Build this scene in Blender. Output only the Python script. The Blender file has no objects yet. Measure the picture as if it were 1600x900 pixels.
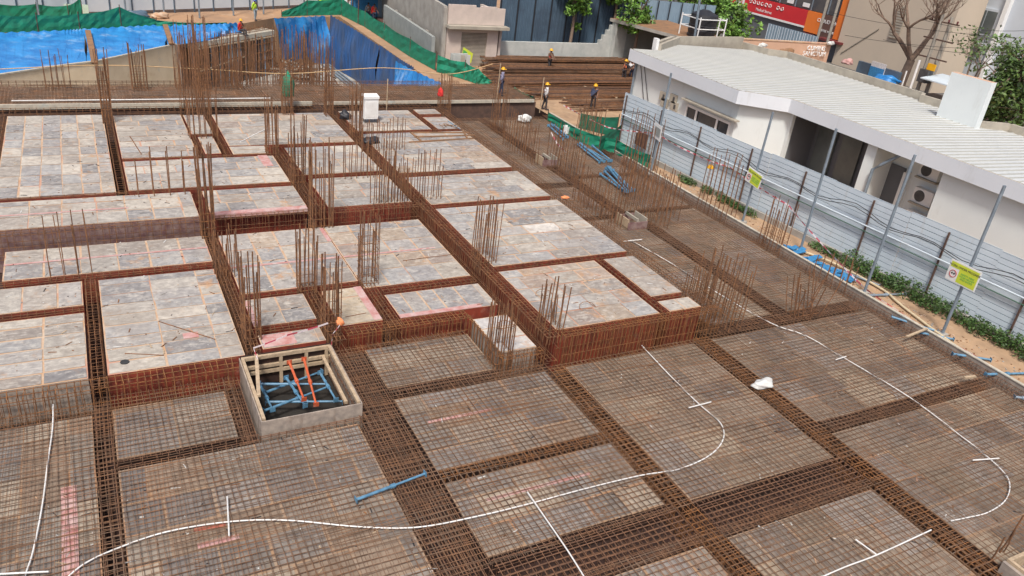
import bpy, bmesh, math, random
from mathutils import Vector, Matrix
rnd = random.Random(7)
C = bpy.context.scene.collection
# ---------------------------------------------------------------- camera
H = 12.5
YAW, PITCH, ROLL, FPX = .52456364, .4689048, .12511551, 1236.47
def camrows():
    cy, sy, cp, sp, cr, sr = math.cos(YAW), math.sin(YAW), math.cos(PITCH), math.sin(PITCH), math.cos(ROLL), math.sin(ROLL)
    A = Matrix(((cy,-sy,0),(sy,cy,0),(0,0,1))); B = Matrix(((1,0,0),(0,0,-1),(0,1,0)))
    P = Matrix(((1,0,0),(0,cp,-sp),(0,sp,cp))); Q = Matrix(((cr,-sr,0),(sr,cr,0),(0,0,1)))
    return Q @ P @ B @ A
RM = camrows()
cam_d = bpy.data.cameras.new('camera'); cam = bpy.data.objects.new('camera', cam_d); C.objects.link(cam)
cam_d.sensor_width = 36; cam_d.lens = 36*FPX/1600; cam_d.clip_end = 3000; cam_d.clip_start = .1
F_ = Matrix(((1,0,0),(0,-1,0),(0,0,-1))) @ RM
cam.matrix_world = Matrix.Translation((0,0,H)) @ F_.transposed().to_4x4()
bpy.context.scene.camera = cam
# ---------------------------------------------------------------- light
SUN_EL, SUN_AZ = math.radians(58), math.radians(-125)      # azimuth of the sun direction, ccw from +X
w = bpy.data.worlds.new('World'); bpy.context.scene.world = w; w.use_nodes = True
nt = w.node_tree; bg = nt.nodes['Background']; sky = nt.nodes.new('ShaderNodeTexSky')
sky.sky_type = 'NISHITA'; sky.sun_disc = False; sky.sun_elevation = SUN_EL
sky.sun_rotation = math.pi/2 - SUN_AZ; sky.dust_density = 5; sky.air_density = .75; sky.ozone_density = .8
nt.links.new(sky.outputs[0], bg.inputs[0]); bg.inputs[1].default_value = .12
sl = bpy.data.lights.new('sun', 'SUN'); sl.energy = 3.0; sl.angle = math.radians(9); sl.color = (1, .955, .89)
so = bpy.data.objects.new('sun', sl); C.objects.link(so)
sd = Vector((math.cos(SUN_EL)*math.cos(SUN_AZ), math.cos(SUN_EL)*math.sin(SUN_AZ), math.sin(SUN_EL)))
so.rotation_euler = sd.to_track_quat('Z', 'Y').to_euler()
vs = bpy.context.scene.view_settings
vs.view_transform = 'Standard'; vs.look = 'None'; vs.gamma = 1; vs.exposure = .12
# ---------------------------------------------------------------- point helpers (pixel of a 1600x900 view + a real plane -> world point)
def ray(px, py):
    return RM.transposed() @ Vector((px-800, py-450, FPX))
def G(px, py, z=0.0):
    d = ray(px, py); t = (z-H)/d.z; return Vector((d.x*t, d.y*t, z))
def AX(px, py, X):
    d = ray(px, py); t = X/d.x; return Vector((X, d.y*t, H+d.z*t))
def AY(px, py, Y):
    d = ray(px, py); t = Y/d.y; return Vector((d.x*t, Y, H+d.z*t))
# ---------------------------------------------------------------- materials
def mat(name, c1, c2=None, scale=3.0, rough=.8, bump=0.0, detail=4, metallic=0, tint=False, stretch=None, lo=.35, hi=.65, spots=None, wave=None, alpha=None):
    m = bpy.data.materials.new(name); m.use_nodes = True; N = m.node_tree.nodes; L = m.node_tree.links
    b = N['Principled BSDF']; b.inputs['Roughness'].default_value = rough; b.inputs['Metallic'].default_value = metallic
    c2 = c2 or tuple(x*.75 for x in c1)
    geo = N.new('ShaderNodeNewGeometry'); mp = N.new('ShaderNodeMapping'); L.new(geo.outputs['Position'], mp.inputs[0])
    if stretch: mp.inputs['Scale'].default_value = stretch
    n = N.new('ShaderNodeTexNoise'); n.inputs['Scale'].default_value = scale; n.inputs['Detail'].default_value = detail; n.inputs['Roughness'].default_value = .62
    L.new(mp.outputs[0], n.inputs['Vector'])
    r = N.new('ShaderNodeMapRange'); r.inputs[1].default_value = lo; r.inputs[2].default_value = hi; L.new(n.outputs[0], r.inputs[0])
    mx = N.new('ShaderNodeMixRGB'); mx.inputs[1].default_value = (*c1,1); mx.inputs[2].default_value = (*c2,1); L.new(r.outputs[0], mx.inputs[0])
    out = mx.outputs[0]
    if tint:
        a = N.new('ShaderNodeAttribute'); a.attribute_name = 'tint'
        mu = N.new('ShaderNodeMixRGB'); mu.blend_type = 'MULTIPLY'; mu.inputs[0].default_value = 1
        L.new(out, mu.inputs[1]); L.new(a.outputs['Color'], mu.inputs[2]); out = mu.outputs[0]
    for sp in (spots or []):      # (colour, scale, threshold lo, hi, amount)
        col, sc, a0, a1, amt = sp[:5]
        n2 = N.new('ShaderNodeTexNoise'); n2.inputs['Scale'].default_value = sc; n2.inputs['Detail'].default_value = 5; n2.inputs['Roughness'].default_value = .7
        m2 = N.new('ShaderNodeMapping'); m2.inputs['Location'].default_value = (sc*7.3, sc*3.1, 2); L.new(geo.outputs['Position'], m2.inputs[0])
        if len(sp) > 5: m2.inputs['Scale'].default_value = sp[5]
        L.new(m2.outputs[0], n2.inputs['Vector'])
        r2 = N.new('ShaderNodeMapRange'); r2.inputs[1].default_value = a0; r2.inputs[2].default_value = a1; r2.inputs[4].default_value = amt; L.new(n2.outputs[0], r2.inputs[0])
        m3 = N.new('ShaderNodeMixRGB'); m3.inputs[2].default_value = (*col,1); L.new(r2.outputs[0], m3.inputs[0]); L.new(out, m3.inputs[1]); out = m3.outputs[0]
    L.new(out, b.inputs['Base Color'])
    if bump:
        bp = N.new('ShaderNodeBump'); bp.inputs['Strength'].default_value = bump; bp.inputs['Distance'].default_value = .05
        L.new(n.outputs[0], bp.inputs['Height']); L.new(bp.outputs[0], b.inputs['Normal'])
    return m
M = {}
M['rust'] = mat('rusty_steel', (.27,.125,.055), (.11,.058,.036), 6, .85, spots=[((.36,.17,.07), 1.1, .56,.68,.6)])
M['rustg'] = mat('grey_rust', (.23,.115,.062), (.12,.065,.042), 5, .85)
M['rustd'] = mat('dark_rust', (.17,.075,.038), (.085,.042,.028), 6, .85)
M['rustmat'] = mat('mat_steel', (.25,.13,.068), (.12,.075,.048), 2.2, .8, spots=[((.32,.24,.18), .8, .5,.7,.45), ((.34,.15,.06), .45, .56,.66,.5)])
M['rusto'] = mat('orange_rust', (.30,.13,.045), (.14,.065,.03), 5, .85)
M['ply'] = mat('weathered_ply', (1,1,1), (.70,.69,.70), 5, .8, tint=True, detail=6, stretch=(1,1,1), bump=.1,
    spots=[((.60,.56,.49), 3.5, .52,.66,.5), ((.60,.56,.50), 10, .54,.62,.5,(.3,1,1)), ((.15,.135,.13), 2.2, .58,.72,.55), ((.17,.155,.15), 11, .60,.68,.6,(.4,1,1)), ((.52,.25,.08), .9, .60,.70,.6), ((.36,.22,.13), 2.6, .58,.74,.5), ((.26,.22,.19), .45, .5,.62,.4)])
M['plyd'] = mat('dusty_ply', (1,1,1), (.66,.62,.6), 5, .85, tint=True, detail=6, bump=.1,
    spots=[((.30,.24,.18), 2.0, .5,.72,.55), ((.11,.085,.07), 1.1, .55,.75,.6), ((.34,.14,.05), .7, .62,.72,.5)])
M['tape'] = mat('joint_tape', (.50,.30,.17), (.56,.44,.33), 2.5, .8, spots=[((.5,.22,.16), .5, .55,.6,.6)])
M['taped'] = mat('dusty_joint_tape', (.36,.22,.125), (.33,.26,.20), 2.5, .85, spots=[((.40,.2,.1), .5, .55,.6,.6)])
M['pink'] = mat('pink_film', (.46,.20,.18), (.55,.38,.36), 4, .8, spots=[((.55,.5,.47), 3, .55,.7,.6)])
M['red'] = mat('red_shutter_film', (.30,.055,.03), (.16,.04,.028), 3, .55, stretch=(1,1,.5), spots=[((.36,.24,.18), 2.5, .60,.72,.5), ((.12,.03,.025), 1.2, .55,.7,.7)])
M['darkred'] = mat('dusty_purple_film', (.17,.085,.085), (.28,.2,.18), 4, .7)
M['greyply'] = mat('grey_upstand_ply', (.42,.35,.29), (.27,.23,.2), 5, .8, spots=[((.2,.13,.09), 2.5, .56,.7,.6,(1,1,.3))])
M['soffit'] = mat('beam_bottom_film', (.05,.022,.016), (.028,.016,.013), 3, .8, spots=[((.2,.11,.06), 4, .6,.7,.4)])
M['timber'] = mat('timber', (.52,.40,.27), (.36,.27,.18), 8, .75)
M['plank'] = mat('pale_plank', (.56,.50,.40), (.40,.37,.31), 4, .8, spots=[((.45,.52,.5), 1, .55,.7,.5)])
M['dark'] = mat('void_shade', (.02,.018,.016), (.03,.025,.02), 3, .9)
M['bluep'] = mat('blue_prop_paint', (.12,.28,.43), (.07,.17,.27), 6, .5, spots=[((.45,.42,.38), 9, .6,.7,.6)])
M['orangep'] = mat('orange_prop_paint', (.62,.13,.05), (.5,.10,.04), 6, .5, spots=[((.5,.42,.36), 7, .6,.7,.6)])
M['white'] = mat('white_paint', (.80,.80,.79), (.74,.74,.73), 2, .6)
M['pipew'] = mat('white_conduit', (.78,.78,.77), (.66,.65,.63), 2, .4, spots=[((.4,.3,.22), 7, .6,.68,.6)])
M['sand'] = mat('sandy_soil', (.44,.29,.175), (.33,.22,.135), 1.5, .95, bump=.4, spots=[((.25,.16,.1), .8, .55,.7,.6), ((.56,.44,.32), 2.7, .58,.7,.5)])
M['soil'] = mat('reddish_ground', (.42,.25,.14), (.30,.19,.12), .35, .95, bump=.3, spots=[((.5,.38,.27), .9, .55,.7,.6), ((.2,.14,.1), .5, .58,.7,.6)])
M['asphalt'] = mat('asphalt', (.12,.115,.11), (.09,.085,.08), 1.5, .9)
M['conc'] = mat('concrete', (.40,.38,.34), (.30,.28,.25), 1.2, .9, bump=.1, spots=[((.16,.15,.14), .9, .58,.75,.6,(1,1,.3))])
M['concb'] = mat('cream_shotcrete', (.80,.66,.47), (.70,.56,.38), .8, .9, bump=.2, spots=[((.50,.30,.13), .5, .55,.7,.6), ((.58,.52,.43), 1.2, .58,.7,.6)])
M['tarp'] = mat('blue_tarpaulin', (.04,.28,.66), (.02,.16,.46), 1.0, .42, bump=1.0, stretch=(1,1,.5), spots=[((.34,.48,.66), .7, .54,.68,.6), ((.02,.08,.25), 1.3, .62,.7,.5,(1,1,.3))])  # the darkest streaks paint the shade of fold creases into the blue
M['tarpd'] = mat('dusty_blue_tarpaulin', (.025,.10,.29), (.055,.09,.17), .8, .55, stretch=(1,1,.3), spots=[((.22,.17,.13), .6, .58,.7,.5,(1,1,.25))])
M['green'] = mat('green_shade_net', (.006,.235,.135), (.012,.17,.10), 2.5, .75, spots=[((.25,.4,.3), 3, .68,.74,.5)])
M['greend'] = mat('dark_green_net', (.006,.15,.09), (.01,.10,.06), 2.5, .75)
M['wsheet'] = mat('pale_sheet', (.60,.68,.74), (.55,.635,.70), .6, .45, spots=[((.40,.37,.32), 2.2, .58,.74,.45,(1,1,.25)), ((.45,.5,.56), .25, .5,.6,.4)])
M['fsheet'] = mat('white_sheet', (.62,.68,.72), (.56,.62,.68), .6, .45)
M['bsheet'] = mat('blue_grey_sheet', (.095,.145,.20), (.075,.12,.17), .3, .42, spots=[((.05,.07,.10), .25, .5,.6,.6)])
M['bsheet2'] = mat('light_blue_sheet', (.24,.33,.41), (.19,.27,.35), .3, .45)
M['steelg'] = mat('galvanised_tube', (.27,.33,.39), (.2,.25,.3), 4, .45, metallic=.3)
M['brownpost'] = mat('brown_post', (.13,.075,.055), (.08,.05,.04), 4, .8)
M['wall'] = mat('white_wall', (.70,.74,.735), (.65,.69,.69), .4, .8, spots=[((.42,.42,.38), 1.2, .58,.75,.4,(1,1,.25))])
M['fascia'] = mat('fascia_white', (.70,.735,.78), (.66,.695,.745), .5, .6, spots=[((.42,.42,.40), 2.0, .58,.74,.35,(1,1,.2))])
M['roof'] = mat('roof_sheet', (.58,.60,.60), (.53,.555,.56), .35, .5, spots=[((.50,.48,.42), .3, .55,.7,.4)])
M['ribshade'] = mat('roof_rib_shade', (.36,.36,.33), (.32,.32,.30), .5, .6)  # darker roof tone, shade painted on one slope of each rib for contrast
M['coping'] = mat('coping', (.42,.38,.31), (.32,.29,.24), 1.5, .85)
M['peach'] = mat('peach_paint', (.62,.40,.28), (.56,.36,.25), 1, .8)
M['pinkw'] = mat('pale_pink_wall', (.62,.52,.46), (.52,.44,.39), 1, .85, spots=[((.4,.33,.28), .9, .6,.75,.5)])
M['bsheetd'] = mat('shaded_blue_sheet', (.06,.09,.13), (.045,.07,.10), .3, .45)  # sheet colour darkened to carry the shade of the receding wall face
M['block'] = mat('whitewashed_block', (.52,.53,.50), (.42,.44,.42), 1.5, .9, spots=[((.15,.15,.15), .7, .64,.72,.7,(1,1,.3))])
M['blockg'] = mat('grey_block', (.33,.35,.34), (.27,.29,.28), 1.5, .9)
M['beige'] = mat('beige_wall', (.56,.47,.37), (.52,.44,.35), .3, .85)
M['pwhite'] = mat('far_white_wall', (.60,.64,.68), (.56,.60,.65), .3, .8)
M['glass'] = mat('dark_glass', (.035,.05,.07), (.10,.10,.10), .5, .15)
M['glassg'] = mat('grey_glass', (.15,.17,.165), (.10,.11,.11), .5, .25)
M['shut'] = mat('grey_shutter', (.14,.145,.16), (.12,.125,.135), .5, .6)
M['orange'] = mat('orange_cladding', (.80,.20,.035), (.72,.18,.03), .5, .5)
M['signred'] = mat('sign_red', (.62,.03,.04), (.56,.025,.035), .5, .4)
M['maroon'] = mat('maroon', (.16,.03,.03), (.12,.025,.025), .5, .6)
M['brownsign'] = mat('brown_sign', (.13,.07,.055), (.11,.06,.05), 1, .6)
M['black'] = mat('black_plastic', (.02,.02,.025), (.03,.03,.035), 3, .5)
M['grill'] = mat('dark_metal', (.05,.05,.055), (.08,.08,.08), 3, .5)
M['yellow'] = mat('yellow_plastic', (.80,.42,.01), (.72,.36,.01), 3, .4)
M['lime'] = mat('lime_sign', (.62,.70,.06), (.56,.65,.06), 3, .5)
M['railg'] = mat('rail_green', (.05,.13,.09), (.06,.11,.09), 3, .6)
M['signg'] = mat('sign_green', (.10,.42,.10), (.08,.36,.09), 3, .5)
M['signpale'] = mat('sign_pale_green', (.50,.66,.50), (.62,.72,.6), 6, .5)
M['ink'] = mat('ink', (.03,.03,.03), (.05,.05,.05), 3, .6)
M['inkr'] = mat('ink_red', (.5,.03,.03), (.4,.03,.03), 3, .6)
M['taper'] = mat('tape_red', (.62,.14,.20), (.5,.05,.08), 3, .5)
M['tapew'] = mat('tape_white', (.80,.72,.74), (.75,.65,.68), 3, .5)
M['rope'] = mat('rope', (.62,.42,.22), (.5,.34,.18), 5, .9)
M['hose'] = mat('hose', (.60,.50,.33), (.52,.43,.28), 5, .7)
M['bag'] = mat('white_sack', (.66,.70,.68), (.55,.52,.5), 8, .7)
M['ocloth'] = mat('orange_cloth', (.80,.30,.13), (.7,.22,.08), 8, .8)
M['leaf'] = mat('leaf_green', (.12,.24,.04), (.08,.16,.03), 1.2, .6, tint=True)
M['leafh'] = mat('creeper_leaf', (.05,.10,.025), (.03,.065,.015), 1.2, .6, tint=True)
M['leafd'] = mat('leaf_dark', (.085,.14,.04), (.055,.10,.03), 1.2, .6, tint=True)
M['bark'] = mat('bark', (.27,.19,.14), (.18,.13,.10), 5, .9)
M['barkg'] = mat('concrete_pole', (.36,.33,.28), (.28,.26,.23), 3, .9)
M['litter'] = mat('brown_litter', (.30,.16,.08), (.2,.12,.07), 2.5, .95)
M['skin'] = mat('skin_brown', (.22,.11,.07), (.19,.10,.065), 5, .6)
M['pinkrag'] = mat('faded_red_cloth', (.50,.10,.06), (.35,.16,.11), 5, .9)
M['hair'] = mat('hair', (.012,.01,.01), (.02,.018,.016), 5, .6)
def cloth(name, c): M[name] = mat(name, c, tuple(x*.7 for x in c), 9, .85)
cloth('c_lav', (.26,.25,.36)); cloth('c_navy', (.035,.045,.09)); cloth('c_dark', (.05,.045,.05)); cloth('c_red', (.62,.035,.03))
cloth('c_orange', (.85,.23,.10)); cloth('c_white', (.62,.60,.60)); cloth('c_hi', (.50,.75,.05)); cloth('c_blue', (.03,.10,.40)); cloth('c_grey', (.30,.36,.40)); cloth('c_brown', (.16,.09,.06)); cloth('c_bluecan', (.04,.22,.46))
M['bluehat'] = mat('blue_hat', (.02,.10,.45), None, 3, .4)
# ---------------------------------------------------------------- mesh builder
class MB:
    def __init__(s): s.v = []; s.f = []; s.m = []; s.c = []; s.mats = []
    def mi(s, m):
        if m not in s.mats: s.mats.append(m)
        return s.mats.index(m)
    def face(s, pts, m='rust', col=(1,1,1)):
        b = len(s.v); s.v += [tuple(p) for p in pts]; s.f.append(tuple(range(b, b+len(pts)))); s.m.append(s.mi(m)); s.c.append(col)
    def box(s, x0, x1, y0, y1, z0, z1, m='rust', top=None, col=(1,1,1)):
        b = len(s.v); s.v += [(x,y,z) for z in (z0,z1) for y in (y0,y1) for x in (x0,x1)]
        for i, q in enumerate(((4,5,7,6),(0,2,3,1),(0,1,5,4),(2,6,7,3),(0,4,6,2),(1,3,7,5))):
            s.f.append(tuple(b+k for k in q)); s.m.append(s.mi(top if (top and i == 0) else m)); s.c.append(col)
    def obox(s, o, ux, uy, uz, m='rust', top=None):     # oriented box from corner o
        o, ux, uy, uz = map(Vector, (o, ux, uy, uz)); b = len(s.v)
        s.v += [tuple(o+ux*i+uy*j+uz*k) for k in (0,1) for j in (0,1) for i in (0,1)]
        for i, q in enumerate(((4,5,7,6),(0,2,3,1),(0,1,5,4),(2,6,7,3),(0,4,6,2),(1,3,7,5))):
            s.f.append(tuple(b+k for k in q)); s.m.append(s.mi(top if (top and i == 0) else m)); s.c.append((1,1,1))
    def tube(s, pts, r, m='rust', n=4, caps=False):
        pts = [Vector(p) for p in pts]; rs = r if isinstance(r, (list, tuple)) else [r]*len(pts)
        b = len(s.v); mi = s.mi(m); prev = None
        for i, p in enumerate(pts):
            d = (pts[min(i+1, len(pts)-1)] - pts[max(i-1, 0)])
            if d.length < 1e-9: d = Vector((0,0,1))
            d.normalize()
            a = Vector((0,0,1)) if abs(d.z) < .9 else Vector((1,0,0))
            u = d.cross(a).normalized(); v = u.cross(d).normalized()
            if prev is not None and u.dot(prev) < 0 and n > 2: pass
            for k in range(n):
                t = 2*math.pi*(k+.5)/n
                q = p + u*math.cos(t)*rs[i] + v*math.sin(t)*rs[i]; s.v.append((q.x,q.y,q.z))
        for i in range(len(pts)-1):
            for k in range(n):
                s.f.append((b+i*n+k, b+i*n+(k+1)%n, b+(i+1)*n+(k+1)%n, b+(i+1)*n+k)); s.m.append(mi); s.c.append((1,1,1))
        if caps:
            s.f.append(tuple(b+k for k in range(n))[::-1]); s.m.append(mi); s.c.append((1,1,1))
            s.f.append(tuple(b+(len(pts)-1)*n+k for k in range(n))); s.m.append(mi); s.c.append((1,1,1))
    def lathe(s, o, prof, m, n=12, axis='z'):
        o = Vector(o); b = len(s.v); mi = s.mi(m)
        for (r, z) in prof:
            for k in range(n):
                t = 2*math.pi*k/n
                q = (r*math.cos(t), r*math.sin(t), z) if axis == 'z' else ((z, r*math.cos(t), r*math.sin(t)) if axis == 'x' else (r*math.sin(t), z, r*math.cos(t)))
                s.v.append((o.x+q[0], o.y+q[1], o.z+q[2]))
        for i in range(len(prof)-1):
            for k in range(n):
                s.f.append((b+i*n+k, b+i*n+(k+1)%n, b+(i+1)*n+(k+1)%n, b+(i+1)*n+k)); s.m.append(mi); s.c.append((1,1,1))
        for i, rev in ((0, True), (len(prof)-1, False)):
            q = tuple(b+i*n+k for k in range(n)); s.f.append(q[::-1] if rev else q); s.m.append(mi); s.c.append((1,1,1))
    def build(s, name, parent=None, tint=False, smooth=False):
        me = bpy.data.meshes.new(name); me.from_pydata(s.v, [], s.f)
        for m in s.mats: me.materials.append(M[m])
        me.polygons.foreach_set('material_index', s.m)
        if tint:
            at = me.color_attributes.new('tint', 'FLOAT_COLOR', 'CORNER'); arr = []
            for f, c in zip(s.f, s.c): arr += [c[0], c[1], c[2], 1.0]*len(f)
            at.data.foreach_set('color', arr)
        if smooth: me.polygons.foreach_set('use_smooth', [True]*len(me.polygons))
        me.update(); o = bpy.data.objects.new(name, me); C.objects.link(o)
        if parent: o.parent = parent
        return o
def tag(o, label, cat, group=None, kind=None):
    if label: o['label'] = label
    if cat: o['category'] = cat
    if group: o['group'] = group
    if kind: o['kind'] = kind
    return o
def thing(name, label, cat, loc=(0,0,0), group=None):
    o = bpy.data.objects.new(name, None); C.objects.link(o); o.location = loc; o.empty_display_size = .2
    return tag(o, label, cat, group)
def sub(mb, name, parent, **k):          # world-space geometry under a thing whose base is at parent.location
    o = mb.build(name, None, **k); o.parent = parent
    if parent: 
        L = parent.location if parent.parent is None else parent.parent.location + parent.location
        o.location = -Vector(L)
    return o
def struct(mb, name, **k): return tag(mb.build(name, **k), None, None, kind='structure')

# ================================================================ GROUND
g = MB()
gz = -.03
def poly(mb, pts, z, m): mb.face([(x,y,z) for x,y in pts], m)
poly(g, [(20.9,46.6),(400,46.6),(400,74.5),(21.3,74.5)], gz, 'soil')
poly(g, [(-300,60),(-14,60),(-4.7,63.1),(6.4,67.5),(11.3,68.9),(15,72.5),(21.3,74.5),(400,74.5),(400,600),(-300,600)], gz, 'soil')
poly(g, [(-300,-60),(-14,-60),(-14,60),(-300,60)], gz, 'soil')
poly(g, [(25.42,-60),(400,-60),(400,46.6),(25.42,46.6)], gz, 'sand')
poly(g, [(-14,-60),(25.42,-60),(25.42,3),(-14,3)], gz, 'soil')
struct(g, 'ground')
g = MB(); poly(g, [(-14,46.6),(20.9,46.6),(21.3,74.5),(15,72.5),(11.3,68.9),(6.4,67.5),(-4.7,63.1),(-14,60)], -4.25, 'conc'); struct(g, 'pit_floor')
g = MB(); hp = [(20.9,46.6),(21.3,74.5),(15,72.5),(11.3,68.9),(6.4,67.5),(-4.7,63.1),(-14,60)]
for a, b in zip(hp, hp[1:]): g.face([(*a,-4.25),(*b,-4.25),(*b,gz),(*a,gz)], 'soil')
struct(g, 'pit_wall')
g = MB(); poly(g, [(55,-60),(90,-60),(90,120),(55,120)], gz+.02, 'asphalt'); struct(g, 'road')
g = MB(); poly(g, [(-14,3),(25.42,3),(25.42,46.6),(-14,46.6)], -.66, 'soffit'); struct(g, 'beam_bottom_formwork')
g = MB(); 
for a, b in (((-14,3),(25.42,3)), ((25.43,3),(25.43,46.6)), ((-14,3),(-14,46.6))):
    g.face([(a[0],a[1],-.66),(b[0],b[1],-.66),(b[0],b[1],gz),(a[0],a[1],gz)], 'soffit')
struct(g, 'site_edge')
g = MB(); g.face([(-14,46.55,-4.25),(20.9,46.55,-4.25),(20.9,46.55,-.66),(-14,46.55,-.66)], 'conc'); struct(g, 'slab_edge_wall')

# ================================================================ FORMWORK PANELS
D, MZ, F0, SZ = .85, .42, -.05, .80
PAL_S = [(.26,.19,.14),(.22,.165,.13),(.30,.23,.18),(.19,.15,.125),(.33,.25,.19)]
PAL_R = [(.33,.265,.205),(.27,.225,.185),(.38,.31,.24),(.24,.20,.17),(.43,.35,.26),(.30,.24,.18),(.34,.30,.265)]
PAL_D = [(.40,.385,.38),(.33,.325,.335),(.44,.42,.405),(.52,.48,.42),(.27,.265,.275),(.60,.55,.48),(.36,.32,.29),(.42,.42,.425),(.40,.36,.32),(.47,.44,.40)]
PAL_D = [tuple(.93*(v*.82+m*.18) for v,m in zip((c[0],c[1]*.985,c[2]*.95),(.435,.41,.38))) for c in PAL_D]
PAL_DB = PAL_D + [(.38,.30,.23),(.34,.28,.24),(.44,.36,.28)]
PAL_F = [(.38,.33,.275),(.30,.265,.235),(.46,.395,.32),(.26,.235,.22),(.56,.47,.36),(.35,.285,.225),(.38,.35,.325),(.38,.275,.19)]
PAL_R = [tuple(.9*v for v in c) for c in PAL_R]
PAL_F = [tuple(.76*(v*.8+m*.2) for v,m in zip(c,(.38,.345,.31))) for c in PAL_F]  # lower boards darker: dust, plus shade of the mats put into the tint
def panel(label, x0, x1, y0, y1, z, bw, bh, stag=False, pal=None, sides='red', bottom=-.64, matn='ply', gap=.055, pinks=(), group=None, irregular=.12, corner=None):
    r = random.Random(int((x0*31+y0*17+z*7)*10)); mb = MB()
    pal = pal or (PAL_D if z > .1 else PAL_F)
    mb.box(x0, x1, y0, y1, bottom, z-.004, sides, top='tape' if z > .1 else 'taped')
    # rows of boards
    y = y0+.01; row = 0; bd = MB()
    while y < y1-.05:
        h = bh*(1+r.uniform(-irregular, irregular)); 
        if y+h > y1-.25*bh: h = y1-.01-y
        x = x0+.01 - (bw*r.random()*.6 if stag else 0)
        k = 0
        rr = random.Random(int(x0*100)+ (row if stag else 0))
        while x < x1-.03:
            wd = bw*(1+rr.uniform(-irregular, irregular))
            if x+wd > x1-.2*bw: wd = x1-.01-x
            xa, xb = max(x, x0+.01), min(x+wd, x1-.01)
            if xb-xa > .04:
                c = r.choice(pal); q = r.uniform(.9, 1.1); c = tuple(v*q for v in c)
                j = lambda: r.uniform(-.012, .012)
                g2 = gap*.5*r.uniform(.3, 1.5)
                z4 = [z + r.uniform(0, .012) for _ in range(4)]
                bd.face([(xa+g2+j(),y+g2+j(),z4[0]),(xb-g2+j(),y+g2+j(),z4[1]),(xb-g2+j(),y+h-g2+j(),z4[2]),(xa+g2+j(),y+h-g2+j(),z4[3])], matn, c)
            x += wd; k += 1
        y += h; row += 1
    for (a,b_,c_,d_) in pinks: bd.face([(a,c_,z+.014),(b_,c_,z+.014),(b_,d_,z+.014),(a,d_,z+.014)], 'pink')
    t = thing('formwork_panel', label, 'formwork panel', ((x0+x1)/2, (y0+y1)/2, bottom), group)
    sub(mb, 'side_shutter', t); sub(bd, 'plywood_deck', t, tint=True)
    return t
P_ = panel
GD = 'raised plywood deck panels'; GM = 'middle height plywood deck panels'; GF = 'lower plywood decks under the steel mats'
P_('plywood deck of grey square tiles in six columns, farthest left of the raised decks', -3.3,.5,30.5,40.7,D,.66,1.12,pal=PAL_D,group=GD,irregular=.06)
P_('raised plywood deck just right of the six column tiled deck, against the far plank', .92,3.85,34.3,40.5,D,1.5,.75,True,group=GD)
P_('tiny plywood square ringed by red shutters in the far left decks', 4.15,4.8,34.5,36.9,D,.6,1.2,group=GD)
P_('short raised plywood strip between the tiny ringed square and the far plank', 3.95,4.88,37.3,40.4,D,.9,1.0,group=GD)
P_('raised plywood deck with a loose white rod and orange stains, at the far centre left', 5.25,10.95,35.45,40.4,D,1.6,.9,True,pal=PAL_DB,group=GD)
P_('narrow piece of raised plywood deck in front of the one with the loose white rod', 5.25,6.75,34.3,35.35,D,1.2,.6,group=GD)
P_('long raised plywood deck with a row of thin bars in front', .92,6.85,30.65,33.95,D,1.25,.8,True,group=GD,pinks=[(6.2,6.6,32.6,34.0)])
P_('raised plywood deck between the two tall centre bar clusters and the diagonal beam cage', 7.55,10.95,31.35,34.95,D,1.2,.9,True,group=GD)
P_('left front raised plywood strip above the dull purple shutter face', -3.3,3.0,27.75,30.2,D,.95,.9,sides='darkred',pal=PAL_D,group=GD,pinks=[(-3.2,.8,28.9,29.0)])
P_('raised plywood strip above the bright red shutter face and pink rail', 3.4,6.85,28.0,30.2,D,1.1,.8,True,group=GD)
P_('raised plywood deck left of the diagonal cage, just behind the step', 7.6,10.95,27.7,30.85,D,1.1,.75,True,group=GD)
P_('far raised plywood deck carrying the white cabinet', 11.6,15.5,37.0,40.6,D,1.6,.7,True,pal=PAL_DB,group=GD)
P_('smallest far raised plywood deck with a red shutter front, right of the cabinet deck', 15.85,17.15,39.75,40.7,D,1.3,.5,group=GD)
P_('small raised plywood deck with black scrap on it, right of the cabinet deck', 15.85,17.15,37.0,39.2,D,1.2,.6,group=GD)
P_('large raised plywood deck with a timber frame of battens lying on it', 11.6,17.1,30.95,36.6,D,1.5,.8,True,pal=PAL_DB,group=GD)
P_('raised plywood deck with slanting boards, second back on the right platform', 11.6,17.1,27.25,30.4,D,1.6,.7,True,group=GD)
P_('widest raised plywood deck of the right platform, with grey patches and pale boards', 11.6,17.15,21.5,26.8,D,1.5,.8,True,pal=PAL_D+[(.70,.66,.60)],group=GD)
P_('brown stained raised plywood deck at the front of the right platform with loose wire hoops', 11.6,15.45,17.1,21.1,D,1.1,.9,True,pal=PAL_DB+[(.46,.33,.23),(.44,.34,.27)],group=GD)
P_('raised plywood deck in the front right corner of the platform, the longer of the two', 15.85,17.15,18.15,21.1,D,1.2,1.4,True,group=GD)
P_('raised plywood deck in the front right corner of the platform, the smallest square', 15.85,17.15,17.1,17.8,D,.65,.7,group=GD)
P_('middle plywood deck strip directly below the dull purple shutter face', -2.9,3.0,24.9,27.0,MZ,1.05,1.0,group=GM,pinks=[(-2.9,3.0,25.95,26.05)])
P_('small middle plywood deck at the left edge between two red beam lines', -3.2,-.82,22.85,24.4,MZ,.85,1.5,group=GM)
P_('left edge middle plywood deck above the front corner with white pipe', -3.2,-.82,18.95,22.4,MZ,1.4,.6,sides='greyply',group=GM)
P_('large middle plywood deck of long grey boards with a rod and a dark round plug', -.38,2.95,18.95,24.35,MZ,1.35,.62,group=GM,pal=PAL_D,irregular=.1,pinks=[(1.55,1.95,20.2,20.5)])
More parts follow.
